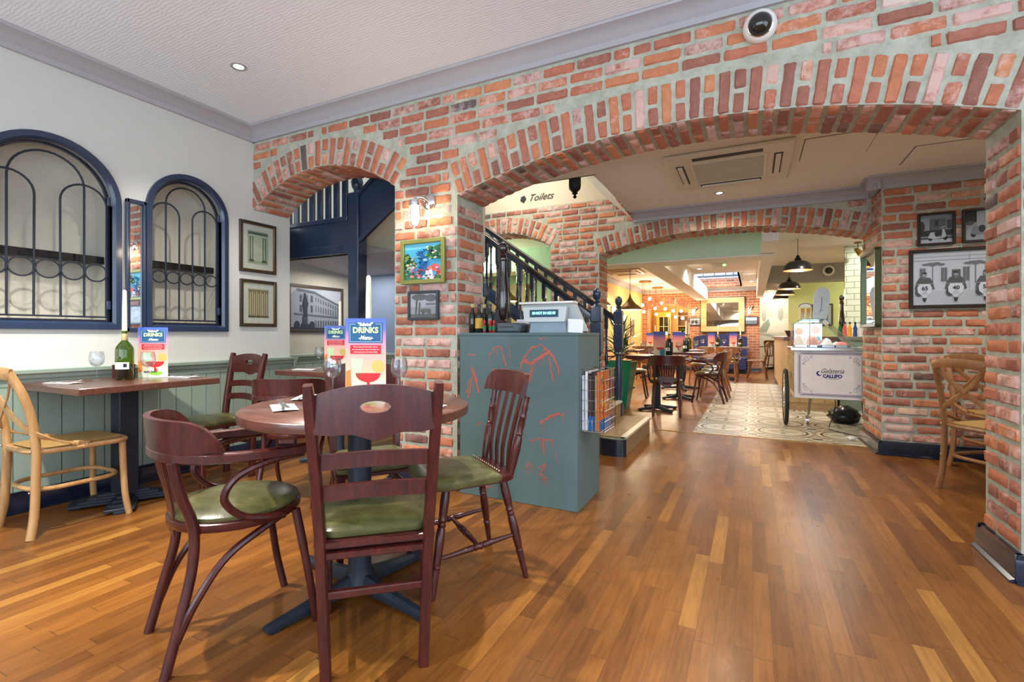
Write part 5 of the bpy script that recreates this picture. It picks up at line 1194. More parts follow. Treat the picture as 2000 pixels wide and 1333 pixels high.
for k, (x, y, nm) in enumerate(((-1.625, 2.86, 'left'), (-1.59, 2.88, 'middle'), (-1.558, 2.87, 'right'))):
    t = thing('hot_sauce_bottle', 'tiny red capped hot sauce bottle, %s of the three on the desk' % nm, 'bottle', (x, y, ZD), group='hot sauce bottles on the desk')
    mb(flat('sauce_red', srgb(150, 40, 24), .2)).lathe([(.010, 0), (.011, .003), (.011, .05), (.006, .062), (.006, .068)], seg=14).build('glass_body', t); mb(col_mat((36, 120, 76))).lathe([(.0113, .018), (.0113, .045)], seg=14, cap=False).build('paper_label', t); mb(col_mat((206, 40, 40))).lathe([(.0075, .066), (.0075, .082), (.005, .084)], seg=12).build('cap', t)
M_MILL = wood('ebony_lacquer', (.007, .003, .003), (.016, .006, .006), .12, .9)
def mill(label, loc, h, r=1.0):
    t = thing('pepper_mill', label, 'pepper mill', loc); k = h / .64
    pr = [(.030, 0), (.034, .01), (.034, .03), (.022, .045), (.030, .06), (.031, .075), (.018, .09), (.024, .10), (.032, .13), (.039, .19), (.040, .23), (.036, .30), (.028, .38), (.024, .46), (.026, .495)]
    mb(M_MILL).lathe([(a * k * r, z * k) for a, z in pr], seg=28).build('body', t)
    mb(M_MILL).lathe([(a * k * r, z * k) for a, z in [(.026, .495), (.031, .505), (.031, .515), (.020, .525), (.028, .535), (.020, .548), (.024, .555), (.036, .575), (.037, .595), (.030, .615), (.014, .625)]], seg=28).build('head', t)
    mb(M_CHROME).lathe([(a * k, z * k) for a, z in [(.010, .622), (.012, .630), (.007, .638), (.001, .642)]], seg=14).build('knob', t)
mill('giant glossy black brown pepper mill standing on the cash desk', (-1.565, 3.02, ZD), .645)
t = thing('card_printer', 'low dark grey receipt printer on the desk beside the pepper mill', 'printer', (-1.455, 2.91, ZD), .05)
mb(flat('graphite_plastic', srgb(64, 78, 82), .35)).box(-.075, -.06, 0, .095, .09, .065, .012).build('housing', t); mb(M_BLACK).box(-.05, -.062, .035, .05, -.058, .041).build('paper_slot', t)
for i in range(5):
    tag(mb(M_PAPER).box(-.06, -.05, 0, .06, .05, .006, .001).build('paper_pad'), ['bottom', 'second lowest', 'middle', 'second highest', 'topmost'][i] + ' white paper pad in the stack behind the receipt printer', 'paper pad', 'paper pads stacked on the desk').location = (-1.415 + random.uniform(-.004, .004), 3.10, ZD + .0062 * i + .062)
t = thing('box_file', 'grey box under the stack of paper pads on the desk', 'box', (-1.415, 3.10, ZD)); mb(flat('grey_board', srgb(110, 114, 116), .6)).box(-.08, -.07, 0, .08, .07, .061, .003).build('carton', t)
t = thing('cash_register', 'pale grey touch till with blue customer display on the cash desk', 'till', (-1.18, 2.97, ZD), .0)
MP = flat('pale_grey_plastic', srgb(196, 202, 200), .35)
mb(flat('blue_grey_plastic', srgb(142, 160, 172), .35)).prism([(-.135, 0), (.125, 0), (.115, .075), (-.12, .075)], -.06, .12).build('base', t)
b = mb(MP); b.prism([(-.16, .07), (.12, .07), (.135, .165), (-.17, .165)], -.085, -.05); b.build('display_head', t)
b = mb(MP); b.add([(-.19, -.055, .18), (.165, -.055, .19), (.20, .03, .01), (-.15, .03, .01), (-.19, .0, .20), (.165, .0, .205), (.22, .10, .01), (-.14, .10, .01)], [(0, 1, 2, 3), (4, 7, 6, 5), (0, 4, 5, 1), (1, 5, 6, 2), (2, 6, 7, 3), (3, 7, 4, 0)]); b.build('screen_back', t)
b = mb(M_WHITE); b.box(-.20, -.09, .185, .175, .02, .200, .004); b.build('top_cap', t)
s_ = mb(col_mat((36, 76, 96))).box(-.120, -.087, .100, .078, -.084, .148).build('display_window', t)
text('00 NOT IN USE 00', .0235, emitm('display_cyan', (.25, .95, 1.0), 2.5), t, (-.021, -.0885, .125), sx=.85, bold=.0003)
for i in range(3):
    o = tag(mb(M_PAPER).box(-.045, -.001, 0, .045, .001, .085 - .006 * i).build('leaflet'), ['front', 'middle', 'back'][i] + ' white leaflet leaning at the right end of the cash desk', 'leaflet', 'leaflets at the right end of the desk'); o.location = (-1.000 + .012 * i, 2.90 - .025 * i, ZD); o.rotation_euler = (.06, .05, .35 + .12 * i)
# wire rack with magazines on the end of the desk
t = thing('wire_rack', 'chrome wire magazine rack fixed to the right end of the cash desk', 'rack', (DX1 + .004, 2.85, .49))
b = mb(M_CHROME); Wd, Dp, Hh = .145, .27, .375
for z in [Hh * k / 6 for k in range(7)]: b.tube([(.002, 0, z), (Wd, 0, z), (Wd, Dp, z), (.002, Dp, z)], .0022, 5, closed=True)
for x in [Wd * k / 6 for k in range(7)]: b.tube([(x, 0, 0), (x, 0, Hh)], .0018, 5); b.tube([(x, Dp, 0), (x, Dp, Hh)], .0018, 5); b.tube([(x, 0, 0), (x, Dp, 0)], .0018, 5)
for y in [Dp * k / 7 for k in range(8)]: b.tube([(Wd, y, 0), (Wd, y, Hh)], .0018, 5); b.tube([(0.002, y, 0), (Wd, y, 0)], .0018, 5)
b.build('wire_mesh', t)
mg = [((222, 226, 232), .018), ((232, 232, 230), .014), ((60, 44, 48), .010), ((96, 74, 66), .009), ((44, 40, 52), .012), ((84, 66, 60), .008), ((206, 160, 90), .010), ((212, 110, 44), .012)]; x = DX1 + .010
for k, (c, th) in enumerate(mg):
    tt_ = thing('magazine', ['white magazine nearest the desk in the wire rack', 'second white magazine in the wire rack', 'maroon edged magazine in the wire rack', 'brown magazine in the middle of the wire rack', 'black magazine in the wire rack', 'thin umber magazine in the wire rack', 'yellow magazine second from the outside of the wire rack', 'orange covered magazine at the outside of the wire rack'][k], 'magazine', (x, 2.858 + .003 * (k % 3), .494), group='magazines in the wire rack')
    mb(col_mat(c)).box(0, 0, 0, th, .235, .335 + .012 * ((k * 5) % 3), .001).build('cover', tt_)
    if k in (2, 3, 4, 5): mb(col_mat((30, 96, 160))).box(-.0003, -.001, .0, th + .0003, .2, .09).build('blue_band', tt_)
    if k == 7:
        for j in range(26): pass
        b = mb(col_mat((232, 176, 70))); random.seed(5)
        for j in range(16): y = random.uniform(.01, .2); z = random.uniform(.1, .3); b.box(th, y, z, th + .0006, y + random.uniform(.01, .04), z + random.uniform(.01, .05))
        b.mat(col_mat((180, 40, 36)))
        for j in range(10): y = random.uniform(.01, .2); z = random.uniform(.05, .3); b.box(th, y, z, th + .0008, y + random.uniform(.01, .03), z + random.uniform(.01, .03))
        b.mat(col_mat((40, 104, 168))).box(th, .005, .0, th + .001, .23, .06); b.build('printed_cover', tt_)
    x += th + .002

# ------------------------------------------------------------------ staircase and balustrades
M_TREAD = wood('worn_oak_tread', srgb(120, 98, 68), srgb(160, 134, 96), .5, 0, (6, 30, 30))
t = thing('staircase', 'oak treaded staircase with pale nosings rising left behind the cash desk', 'stairs', (-1.0, 4.30, 0))
Rr, Gg = .172, .25
for k in range(8):
    x = -(.0 if k == 0 else .30 + Gg * (k - 1)); xn = -(.30 + Gg * k); b = mb(M_TREAD); w_ = 1.16 if k == 0 else 1.10
    b.box(xn - .02, 0 if k == 0 else .03, 0 if k < 1 else Rr * k - .0, x - .015, w_, Rr * (k + 1) - .004); s_ = b.build('step', t)
    mb(flat('aluminium_nosing', srgb(206, 204, 184), .4, .2)).box(x - .055, 0 if k == 0 else .03, Rr * (k + 1) - .022, x, w_, Rr * (k + 1), .002).build('nosing', s_)
rows = []; n = 14
for i in range(n + 1):
    a = PI * i / n; cx, rx = -.12, .12; rows.append([(cx - rx * math.cos(a), -.055 * math.sin(a), z) for z in (.0, .150)])
b = mb(M_NAVYD); b.grid(rows, flip=True); b.build('bullnose_riser', t)
b = mb(flat('bullnose_green', srgb(112, 118, 98), .35)); b.add([(-.12 - .125 * math.cos(PI * i / n), -.06 * math.sin(PI * i / n), .158) for i in range(n + 1)] + [(-.12 - .125 * math.cos(PI * i / n), -.06 * math.sin(PI * i / n), .150) for i in range(n + 1)], [tuple(range(n + 1))] + [(i, i + 1, n + 2 + i, n + 1 + i) for i in range(n)]); b.build('bullnose_top', t)
BAL = [(.016, .0), (.019, .015), (.013, .03), (.017, .06), (.021, .14), (.019, .20), (.012, .30), (.012, .34), (.017, .36), (.012, .38), (.011, .50), (.013, .62), (.017, .66), (.012, .68), (.018, .70), (.018, .72)]
M_RAIL = flat('black_lacquer_rail', (.012, .011, .014), .12, coat=.5)
def balustrade(label, y, xa, za, xb, zb, newel_z0, nz1, sl, mat_, ext, first=.14, pitch=.125):
    """rail from the newel (xa, za) up to the left (xb, zb)"""
    t = thing('balustrade', label, 'balustrade', (xa, y, 0)); L = xb - xa; S_ = (zb - za) / L
    b = mb(mat_); h = .048
    b.box(-h, -h, nz1 - .42, h, h, nz1 - .15, .006); b.box(-h, -h, nz1 - .145, h, h, nz1, .008)
    b.lathe([(.030, newel_z0 + .12), (.046, newel_z0 + .14), (.030, newel_z0 + .17), (.040, newel_z0 + .22), (.046, newel_z0 + .30), (.040, nz1 - .62), (.028, nz1 - .50), (.044, nz1 - .48), (.030, nz1 - .46), (.042, nz1 - .44), (.046, nz1 - .42)], seg=20)
    b.box(-h, -h, newel_z0, h, h, newel_z0 + .13, .006); nw = b.build('newel_post', t)
    b = mb(mat_); b.lathe([(.046, nz1), (.030, nz1 + .012), (.020, nz1 + .03), (.034, nz1 + .045), (.020, nz1 + .06), (.030, nz1 + .072), (.040, nz1 + .10), (.041, nz1 + .12), (.034, nz1 + .145), (.012, nz1 + .165), (.001, nz1 + .168)], seg=22); b.build('ball_finial', nw)
    b = mb(mat_); b.tube([(-.04, 0, za), (L, 0, zb)], 1, up=(0, 0, 1), flat=(.030, .018, 1)); b.tube([(-.04, 0, za + .018), (L, 0, zb + .018)], 1, up=(0, 0, 1), flat=(.024, .014)); b.mats[0] = M_RAIL; b.build('handrail', t)
    b = mb(mat_); b.tube([(-.04, 0, za - .03), (L, 0, zb - .03)], 1, up=(0, 0, 1), flat=(.018, .012, 1)); b.build('rail_fillet', t)
    sb = -.80; b = mb(mat_); b.tube([(-.03, 0, za + sb), (L, 0, zb + sb)], 1, up=(0, 0, 1), flat=(.022, .075, 1)); b.build('closed_string', t)
    x = -first; k = 0
    while x > L + .03 and k < 16:
        zt = za + x * S_ - .04; zb_ = za + x * S_ + sb + .05; b = mb(mat_); hh = zt - zb_
        b.box(x - .019, -.019, zb_ + .0, x + .019, .019, zb_ + .10, .003); b.box(x - .019, -.019, zt - .16, x + .019, .019, zt, .003)
        q = hh - .26; b.lathe([(r_, zb_ + .10 + z / .72 * q) for r_, z in BAL], (x, 0, 0), 10); b.mats[0] = M_NAVYD; b.build('baluster', t); x -= pitch; k += 1
    return t
balustrade('near balustrade with blue newel post and turned spindles, behind the desk', 4.27, -1.26, 1.245, -3.20, 2.66, .30, 1.335, .73, M_NAVY, 0)
balustrade('far balustrade with ball topped newel post beside the green planter', 5.43, -1.35, 1.262, -3.25, 2.572, .172, 1.345, .69, M_NAVY, 0)
# landing seen through the small arch
t = thing('landing_balustrade', 'blue landing beam with flat slats above the alcove', 'balustrade', (-4.4, 3.50, 0))
b = mb(M_NAVY); b.box(0, 0, 1.87, .915, .04, 2.20, .003); b.box(0, -.02, 2.18, .90, .05, 2.225, .006); b.box(0, -.006, 1.87, .915, 0, 1.95, .003); b.build('landing_beam', t)
for k in range(8): mb(M_NAVY).box(.03 + .112 * k, .0, 2.22, .092 + .112 * k, .028, 2.9, .002).build('slat', t)
t = thing('newel_post', 'tall square blue post carrying the landing, seen through the small arch', 'post', (-3.415, 3.50, 0))
b = mb(M_NAVY); b.box(-.065, -.03, 0, .065, .10, 2.44, .008); b.build('shaft', t)
b = mb(M_NAVY); b.lathe([(.055, 2.44), (.035, 2.45), (.03, 2.47), (.05, 2.50), (.058, 2.55), (.045, 2.60), (.001, 2.62)], (0, .03, 0), 22); b.build('finial', t)
t = thing('stair_string', 'wide blue sloping stair string rising right from the landing post', 'stair side', (-3.35, 3.50, 0))
b = mb(M_NAVY); b.prism([(0, 1.97), (.85, 2.54), (.85, 3.05), (0, 2.44)], 0, .035); b.build('string_board', t)
b = mb(M_NAVY); b.prism([(0, 1.95), (.85, 2.52), (.85, 2.57), (0, 2.0)], -.02, 0); b.prism([(0, 2.41), (.85, 3.02), (.85, 3.06), (0, 2.45)], -.015, 0); b.build('moulding', t)
# turned drop finial and the Toilets lettering
t = thing('newel_drop', 'black turned drop finial hanging from the stairwell ceiling', 'finial', (-1.50, 4.36, 2.36))
b = mb(M_BLACK); b.lathe([(.001, 0), (.012, .008), (.02, .02), (.008, .035), (.03, .05), (.022, .06), (.05, .085), (.055, .10)], seg=16); b.build('turned_drop', t)
b = mb(M_BLACK); b.lathe([(.055, .10), (.060, .11), (.060, .60)], seg=8); b.build('block', t)
t = thing('toilets_sign', 'black painted Toilets lettering with pentagon mark above the brick arch', 'sign', (-2.46, 5.715, 2.84))
text('Toilets', .125, M_BLACK, t, (.03, -.0015, 0), shear=.5, bold=.0, sx=.98)
mb(M_BLACK).prism([(-.24, .03), (-.19, .045), (-.165, .0), (-.20, -.05), (-.25, -.02)], -.003, -.0005).build('pentagon_mark', t)

# ------------------------------------------------------------------ ceiling fittings of the hall
def cassette(label, loc, rz, w_=.93, d=.95, s=1):
    t = thing('air_conditioner', label, 'air conditioner', loc, rz)
    m = flat('aircon_cream', srgb(222, 214, 196), .45); b = mb(m); b.box(-w_ / 2, -d / 2, -.028, w_ / 2, d / 2, 0, .012); b.box(-w_ * .31, -d * .31, -.036, w_ * .31, d * .31, -.026, .006); b.build('fascia', t)
    mb(flat('aircon_grille', srgb(182, 184, 172), .5)).box(-w_ * .28, -d * .28, -.039, w_ * .28, d * .28, -.035, .003).build('intake_grille', t)
    for i, (x0, y0, x1, y1) in enumerate(((-w_ * .27, -d * .42, w_ * .27, -d * .355), (-w_ * .27, d * .355, w_ * .27, d * .42), (-w_ * .42, -d * .27, -w_ * .355, d * .27), (w_ * .355, -d * .27, w_ * .42, d * .27))):
        mb(flat('slot_dark', (.03, .025, .02), .6)).box(x0, y0, -.031, x1, y1, -.027).build('air_slot', t)
        if i: mb(m).box(x0 + .012, y0 + .012, -.046, x1 - .012, y1 - .012, -.032, .002).build('louvre', t)
    return t
cassette('square ceiling air conditioner in the hall between the two arches', (-.18, 4.47, 2.497), .0)
def hatch(label, x0, y0, x1, y1, z=2.5):
    t = thing('ceiling_hatch', label, 'ceiling hatch', ((x0 + x1) / 2, (y0 + y1) / 2, z)); w_, d = (x1 - x0) / 2, (y1 - y0) / 2
    mb(flat('hatch_gap', (.10, .09, .07), .8)).box(-w_, -d, -.002, w_, d, 0).build('shadow_gap', t); mb(M_CEIL2).box(-w_ + .006, -d + .006, -.006, w_ - .006, d - .006, -.001, .001).build('hatch_panel', t)
hatch('flush square ceiling hatch right of the air conditioner', .34, 4.10, .79, 4.59); hatch('flush ceiling hatch near the right hand brick wall', 1.10, 4.62, 1.85, 5.08)
t = thing('smoke_detector', 'small white smoke detector on the hall ceiling by the near arch', 'detector', (.98, 4.12, 2.5)); mb(M_WHITE).lathe([(.05, 0), (.05, -.012), (.04, -.03), (.02, -.035), (.001, -.035)], seg=20, cap=False).build('body', t)

# ------------------------------------------------------------------ right-hand nook
place(cross_chair('brown bentwood cross back chair half hidden by the near right brick pier', wood('brown_bentwood', (.26, .115, .04), (.40, .19, .07), .36, .25, (30, 30, 3))), (1.47, 4.36, 0), face(.82, .57))
dD = [o for o in COL.objects if o.name.startswith('cross_back_chair')][-1]
dup(dD, (1.72, 5.05, 0), face(.35, -.94), 'brown bentwood cross back chair farther in, against the brick wall')
rect_table('dark walnut table behind the near right brick pier', (1.98, 4.62, 0), .62, .62, 0)

# ------------------------------------------------------------------ potted plant by the stairs
t = thing('potted_plant', 'spiky leaved plant in a tall green planter beside the stairs', 'plant', (-1.77, 7.2, 0))
b = mb(flat('emerald_fibreglass', srgb(10, 128, 92), .22)); rows = []
for h, hw in ((0, .115), (.02, .12), (.67, .215), (.685, .215), (.685, .195), (.64, .19)): rows.append([(-hw, -hw, h), (hw, -hw, h), (hw, hw, h), (-hw, hw, h)])
b.grid(rows, closed=True); b.add([(-.19, -.19, .64), (.19, -.19, .64), (.19, .19, .64), (-.19, .19, .64)], [(0, 1, 2, 3)]); b.build('planter', t, smooth=20)
def leaves(parent, n, z0, L0, L1, seed, m, h=0):
    random.seed(seed)
    for i in range(n):
        a = 2.4 * i + random.uniform(-.2, .2); el = random.uniform(.15, 1.25); L = random.uniform(L0, L1); zb = z0 + h * i / n; p = V((0, 0, zb)); d = V((math.cos(a) * math.cos(el), math.sin(a) * math.cos(el), math.sin(el))); rows = []
        for k in range(8):
            u = k / 7; w_ = .024 * math.sin(PI * min(1, .12 + u * .9)) * (1 - u * .35) + .001; s_ = V((-math.sin(a), math.cos(a), 0)); up = s_.cross(d).normalized()
            rows.append([p - s_ * w_ + up * w_ * .35, p, p + s_ * w_ + up * w_ * .35]); p = p + d * (L / 7); d = (d + V((0, 0, -.13 * u - .03))).normalized()
        bb = mb(m); bb.grid(rows); bb.build('leaf', parent)
M_LEAF = flat('glossy_leaf_green', srgb(48, 96, 34), .35, var=.35)
mb(flat('cane_stem', srgb(120, 96, 60), .8)).tube([(0, 0, .6), (.01, 0, .9), (0, .01, 1.1)], .018, 8).build('stem', t)
leaves(t, 62, .68, .30, .48, 11, M_LEAF, .42)

# ------------------------------------------------------------------ gelato cart
CX, CY = .762, 6.70
t = thing('gelato_cart', 'white gelato cart on bicycle wheels with glass display and blue lettering', 'cart', (CX, CY, 0))
M_CARTW = flat('cart_white_laminate', srgb(232, 226, 226), .3); w_, d = .335, .30
mb(M_CARTW).box(-w_, -d, .36, w_, d, .90, .006).build('body', t)
b = mb(M_PINE)
for x in (-w_,): b.box(x - .012, -d + .03, .42, x, d - .03, .87, .003); b.box(x - .020, -d + .03, .60, x - .012, d - .03, .63, .003)
b.build('wooden_side_panel', t)
mb(M_STEEL).box(-w_ - .035, -d - .03, .90, w_ + .06, d + .03, .934, .004).build('steel_worktop', t)
BL = col_mat((46, 30, 122)); fy = -d - .0012
b = mb(BL)
def border(b, x0, z0, x1, z1, th, c=.022):
    P = [(x0 + c, z0), (x1 - c, z0), (x1, z0 + c), (x1, z1 - c), (x1 - c, z1), (x0 + c, z1), (x0, z1 - c), (x0, z0 + c)]
    b.tube([(x, fy, z) for x, z in P], th, 4, closed=True, up=(0, 1, 0))
border(b, -.285, .402, .315, .868, .0034); border(b, -.272, .415, .302, .855, .0018); border(b, -.298, .390, .328, .880, .0012); b.build('blue_border', t)
for sx, sz, ox, oz in ((1, 1, -.262, .425), (-1, 1, .292, .425), (1, -1, -.262, .845), (-1, -1, .292, .845)):
    b = mb(col_mat((70, 60, 90)))
    def spiral(cx, cz, r, a0, turns, n=26):
        b.tube([(ox + sx * (cx + r * (1 - .8 * i / n) * math.cos(a0 + turns * 2 * PI * i / n)), fy, oz + sz * (cz + r * (1 - .8 * i / n) * math.sin(a0 + turns * 2 * PI * i / n))) for i in range(n + 1)], .0012, 4)
    spiral(.040, .042, .036, PI, -1.3); spiral(.016, .094, .015, -PI / 2, 1.3); spiral(.094, .014, .015, PI, -1.3); b.tube([(ox + sx * (.004 + .004 * i), fy, oz + sz * (.094 - .3 * .004 * i * i * .35)) for i in range(12)], .001, 4); b.build('corner_scroll', t)
text('Gelateria', .074, col_mat((28, 26, 60)), t, (.026, fy, .672), shear=.5, bold=.0001, sx=.80)
text('CALLIPO', .051, BL, t, (.032, fy, .615), bold=.0027, sx=.90)
text('GUSTO DI CALABRIA', .0135, col_mat((90, 80, 110)), t, (.032, fy, .587))
b = mb(BL); P = [(-.092 + .028 * math.cos(a), .645 + .028 * math.sin(a)) for a in [.9 + (4.6) * i / 16 for i in range(17)]]; Q = [(-.083 + .020 * math.cos(a), .649 + .020 * math.sin(a)) for a in [.9 + 4.6 * i / 16 for i in range(17)]][::-1]; b.prism(P + Q, fy - .0005, fy + .001); b.build('crescent_mark', t)
def cart_wheel(x):
    wl = mb(flat('tyre_rubber', (.02, .02, .022), .7, bmp=.4)); R = .315
    wl.tube([(x, R * math.cos(2 * PI * i / 48), .335 + R * math.sin(2 * PI * i / 48)) for i in range(48)], .0215, 10, closed=True, up=(1, 0, 0)); o = wl.build('wheel', t)
    r = mb(M_CHROME); r.tube([(x, .288 * math.cos(2 * PI * i / 48), .335 + .288 * math.sin(2 * PI * i / 48)) for i in range(48)], 1, 8, closed=True, up=(1, 0, 0), flat=(.008, .014)); r.build('rim', o)
    s_ = mb(M_CHROME)
    for k in range(32):
        a = 2 * PI * k / 32; e = (k % 2) * 2 - 1; s_.tube([(x + e * .022, .020 * math.cos(a + 1.2 * (1 if k % 4 < 2 else -1)), .335 + .02 * math.sin(a + 1.2 * (1 if k % 4 < 2 else -1))), (x, .283 * math.cos(a), .335 + .283 * math.sin(a))], .0014, 4)
    s_.lathe([(.02, -.03), (.02, .03)], (x, 0, .335), 14, axis=(1, 0, 0)); s_.build('spokes', o)
cart_wheel(-w_ - .070); cart_wheel(w_ + .085)
mb(M_STEEL).tube([(-w_ - .11, 0, .335), (w_ + .12, 0, .335)], .010, 8).build('axle', t)
c = mb(M_STEEL); c.tube([(-.14, .1, .36), (-.16, .1, .12)], .013, 8); c.lathe([(.055, -.017), (.055, .017)], (-.175, .1, .056), 20, axis=(1, 0, 0)); c.build('caster', t)
# glass display case
zt, zb = 1.255, .935; gx0, gx1, gx2 = -w_ - .005, -.03, .27; gy0, gy1 = -d + .04, d - .04
g = mb(M_GLASS)
g.add([(gx0, gy0, zb), (gx2, gy0, zb), (gx1, gy0, zt), (gx0 + .09, gy0, zt), (gx0, gy0, zt - .05)], [(0, 1, 2, 3, 4)]); g.add([(gx0, gy1, zb), (gx2, gy1, zb), (gx1, gy1, zt), (gx0 + .09, gy1, zt), (gx0, gy1, zt - .05)], [(4, 3, 2, 1, 0)])
g.add([(gx2, gy0, zb), (gx2, gy1, zb), (gx1, gy1, zt), (gx1, gy0, zt)], [(0, 1, 2, 3)]); g.add([(gx0, gy0, zb), (gx0, gy1, zb), (gx0, gy1, zt - .05), (gx0, gy0, zt - .05)], [(3, 2, 1, 0)]); g.add([(gx0 + .09, gy0, zt), (gx0 + .09, gy1, zt), (gx1, gy1, zt), (gx1, gy0, zt)], [(3, 2, 1, 0)])
g.add([(gx0, gy0, zt - .05), (gx0, gy1, zt - .05), (gx0 + .09, gy1, zt), (gx0 + .09, gy0, zt)], [(3, 2, 1, 0)]); o = g.build('glass_case', t, smooth=0)
b = mb(flat('glass_edge_teal', srgb(120, 176, 176), .2)); 
for a_, c_ in (((gx0, gy0, zb), (gx0, gy0, zt - .05)), ((gx0, gy0, zt - .05), (gx0 + .09, gy0, zt)), ((gx0 + .09, gy0, zt), (gx1, gy0, zt)), ((gx1, gy0, zt), (gx2, gy0, zb)), ((gx1, gy1, zt), (gx2, gy1, zb)), ((gx0 + .09, gy1, zt), (gx1, gy1, zt)), ((gx0 + .16, gy0, zb), (gx0 + .16, gy0, zt))): b.tube([a_, c_], .0035, 4)
b.build('glass_edges', o)
for x, z in ((-.09, zb), (.19, zb), (-.06, zt - .02)): mb(flat('clip_grey', srgb(90, 110, 120), .4)).box(x - .014, gy0 - .006, z, x + .014, gy0 + .004, z + .022).build('glass_clip', o)
mb(emitm('strip_light', (.75, .88, 1.0), 4)).box(gx0 + .10, gy1 - .03, zt - .02, gx1 - .01, gy1 - .01, zt - .008).build('strip_light', o)
l = lamp('AREA', (0, 0, 0), 2.2, (.78, .9, 1.0), .3, sy=.25); l.parent = t; l.location = (-.14, .0, zt - .02)
cols = [(238, 220, 190), (236, 160, 140), (206, 130, 90), (214, 96, 80), (240, 232, 214), (120, 84, 60), (226, 120, 110), (170, 210, 170)]
k = 0
for i in range(4):
    for j in range(2):
        x, y = CX - .262 + .132 * i, CY - .13 + .22 * j
        u = thing('gelato_tub', 'steel tub of %s gelato, %s in the cart display' % (['cream', 'peach', 'caramel', 'strawberry', 'vanilla', 'chocolate', 'raspberry', 'mint'][k], ['front row far left', 'back row far left', 'front row second', 'back row second', 'front row third', 'back row third', 'front row far right', 'back row far right'][k]), 'tub', (x, y, .9345), group='gelato tubs in the cart display')
        mb(M_STEEL).box(-.062, -.10, 0, .062, .10, .03, .004).build('tub', u)
        random.seed(k); b = mb(col_mat(cols[k])); rows = []
        for a in range(9): rows.append([(-.056 + .112 * a / 8, -.092 + .184 * c_ / 8, .03 + (.0 if a in (0, 8) or c_ in (0, 8) else (.10 if i < 2 else .06 if i < 3 else .02) * math.sin(PI * a / 8) * math.sin(PI * c_ / 8) + random.uniform(0, .02))) for c_ in range(9)])
        b.grid(rows); b.build('gelato', u); k += 1
# picture card inside the case, glasses of cones on top, tall oval sign
t2 = thing('gelato_photo_card', 'printed gelato picture card standing inside the cart display', 'card', (CX - .13, CY + .20, .97)); b = mb(col_mat((206, 222, 236))); b.box(-.17, 0, 0, .12, .004, .24); b.build('card', t2)
for i, (x, z, r, c_) in enumerate(((-.12, .15, .045, (216, 130, 100)), (-.04, .09, .05, (236, 196, 170)), (.05, .17, .045, (224, 140, 120)), (.07, .06, .03, (90, 150, 160)), (-.09, .04, .035, (200, 90, 80)))): mb(col_mat(c_)).prism(C_(x, z, r), -.003 - .0005 * i, 0).build('printed_scoop', t2)
t2 = thing('oval_display_sign', 'tall white oval display sign with handle on top of the gelato cart', 'sign', (CX - .07, CY - .20, zt + .001), .12)
b = mb(flat('sign_pale_blue', srgb(206, 220, 232), .35)); b.prism([(-.075, 0), (.060, 0), (.078, .12), (.092, .22), (.092, .28), (.075, .335), (.045, .36), (.01, .365), (-.03, .345), (-.058, .30), (-.070, .20)], -.008, .008); b.build('board', t2)
b = mb(col_mat((150, 166, 190))); b.tube([(.0, -.009, .09), (.01, -.009, .18), (.012, -.009, .25)], .005, 4); b.tube([(-.02, -.009, .10), (.03, -.009, .10)], .003, 4); b.tube([(-.02, -.009, .06), (.0, -.009, .09)], .003, 4); b.build('printed_drawing', t2)
for i in range(3):
    t2 = thing('cone_glass', ['tumbler of wafer cones nearest the left edge of the cart top', 'tumbler of wafer cones in the middle of the cart top', 'tumbler of wafer cones beside the oval sign'][i], 'glass', (CX - .235 + .06 * i, CY - .10 + .05 * (i % 2), zt + .001), group='tumblers on the gelato cart')
    mb(M_GLASS).lathe([(.022, .002), (.026, .09), (.0245, .09), (.021, .004)], seg=18).build('tumbler', t2); mb(col_mat((206, 150, 84))).lathe([(.004, .01), (.020, .13), (.016, .13)], (0, 0, 0), 12).build('wafer_cone', t2)
t2 = thing('lettered_arch_topper', 'small white arched topper with blue edge on the gelato cart', 'topper', (CX - .20, CY + .02, zt + .001)); b = mb(M_WHITE); b.tube([(-.06, 0, 0), (-.06, 0, .15)], .004, 5); b.tube([(.06, 0, 0), (.06, 0, .15)], .004, 5); b.build('stand', t2)
b = mb(M_WHITE); b.prism([(.07 * math.cos(PI * i / 12), .15 + .05 * math.sin(PI * i / 12)) for i in range(13)], -.004, .004); b.build('arched_plate', t2); b = mb(BL); b.tube([(.066 * math.cos(PI * i / 12), -.005, .15 + .046 * math.sin(PI * i / 12)) for i in range(13)], .004, 4); b.build('blue_edge', t2)
# bag, cable and crumpled paper under and beside the cart
t2 = thing('bin_bag', 'black plastic bag on the tiles under the gelato cart', 'bag', (1.0, 7.1, 0)); random.seed(4); rows = []
for i in range(9):
    f_ = i / 8; r = .15 * math.sin(PI * (.16 + .80 * f_)) ** .7; rows.append([(r * 1.15 * math.cos(2 * PI * j / 16) * random.uniform(.88, 1.1), r * math.sin(2 * PI * j / 16) * random.uniform(.88, 1.1), .21 * f_ + random.uniform(-.0, .008) * (i > 0)) for j in range(16)])
mb(flat('bin_liner', (.008, .008, .010), .25)).grid(rows, closed=True).add([rows[-1][j] for j in range(16)], [tuple(range(16))]).add([rows[0][j] for j in range(16)], [tuple(range(15, -1, -1))]).build('bag_body', t2)
tag(mb(M_BLACK).tube(crv([(.86, 6.72, .36), (.86, 6.73, .2), (.80, 6.70, .012), (.78, 6.5, .010), (.92, 6.28, .010), (1.08, 6.17, .010), (1.14, 6.22, .010)]), .0045, 6).build('power_cable'), 'thin black power cable trailing from the gelato cart over the tiles', 'cable')
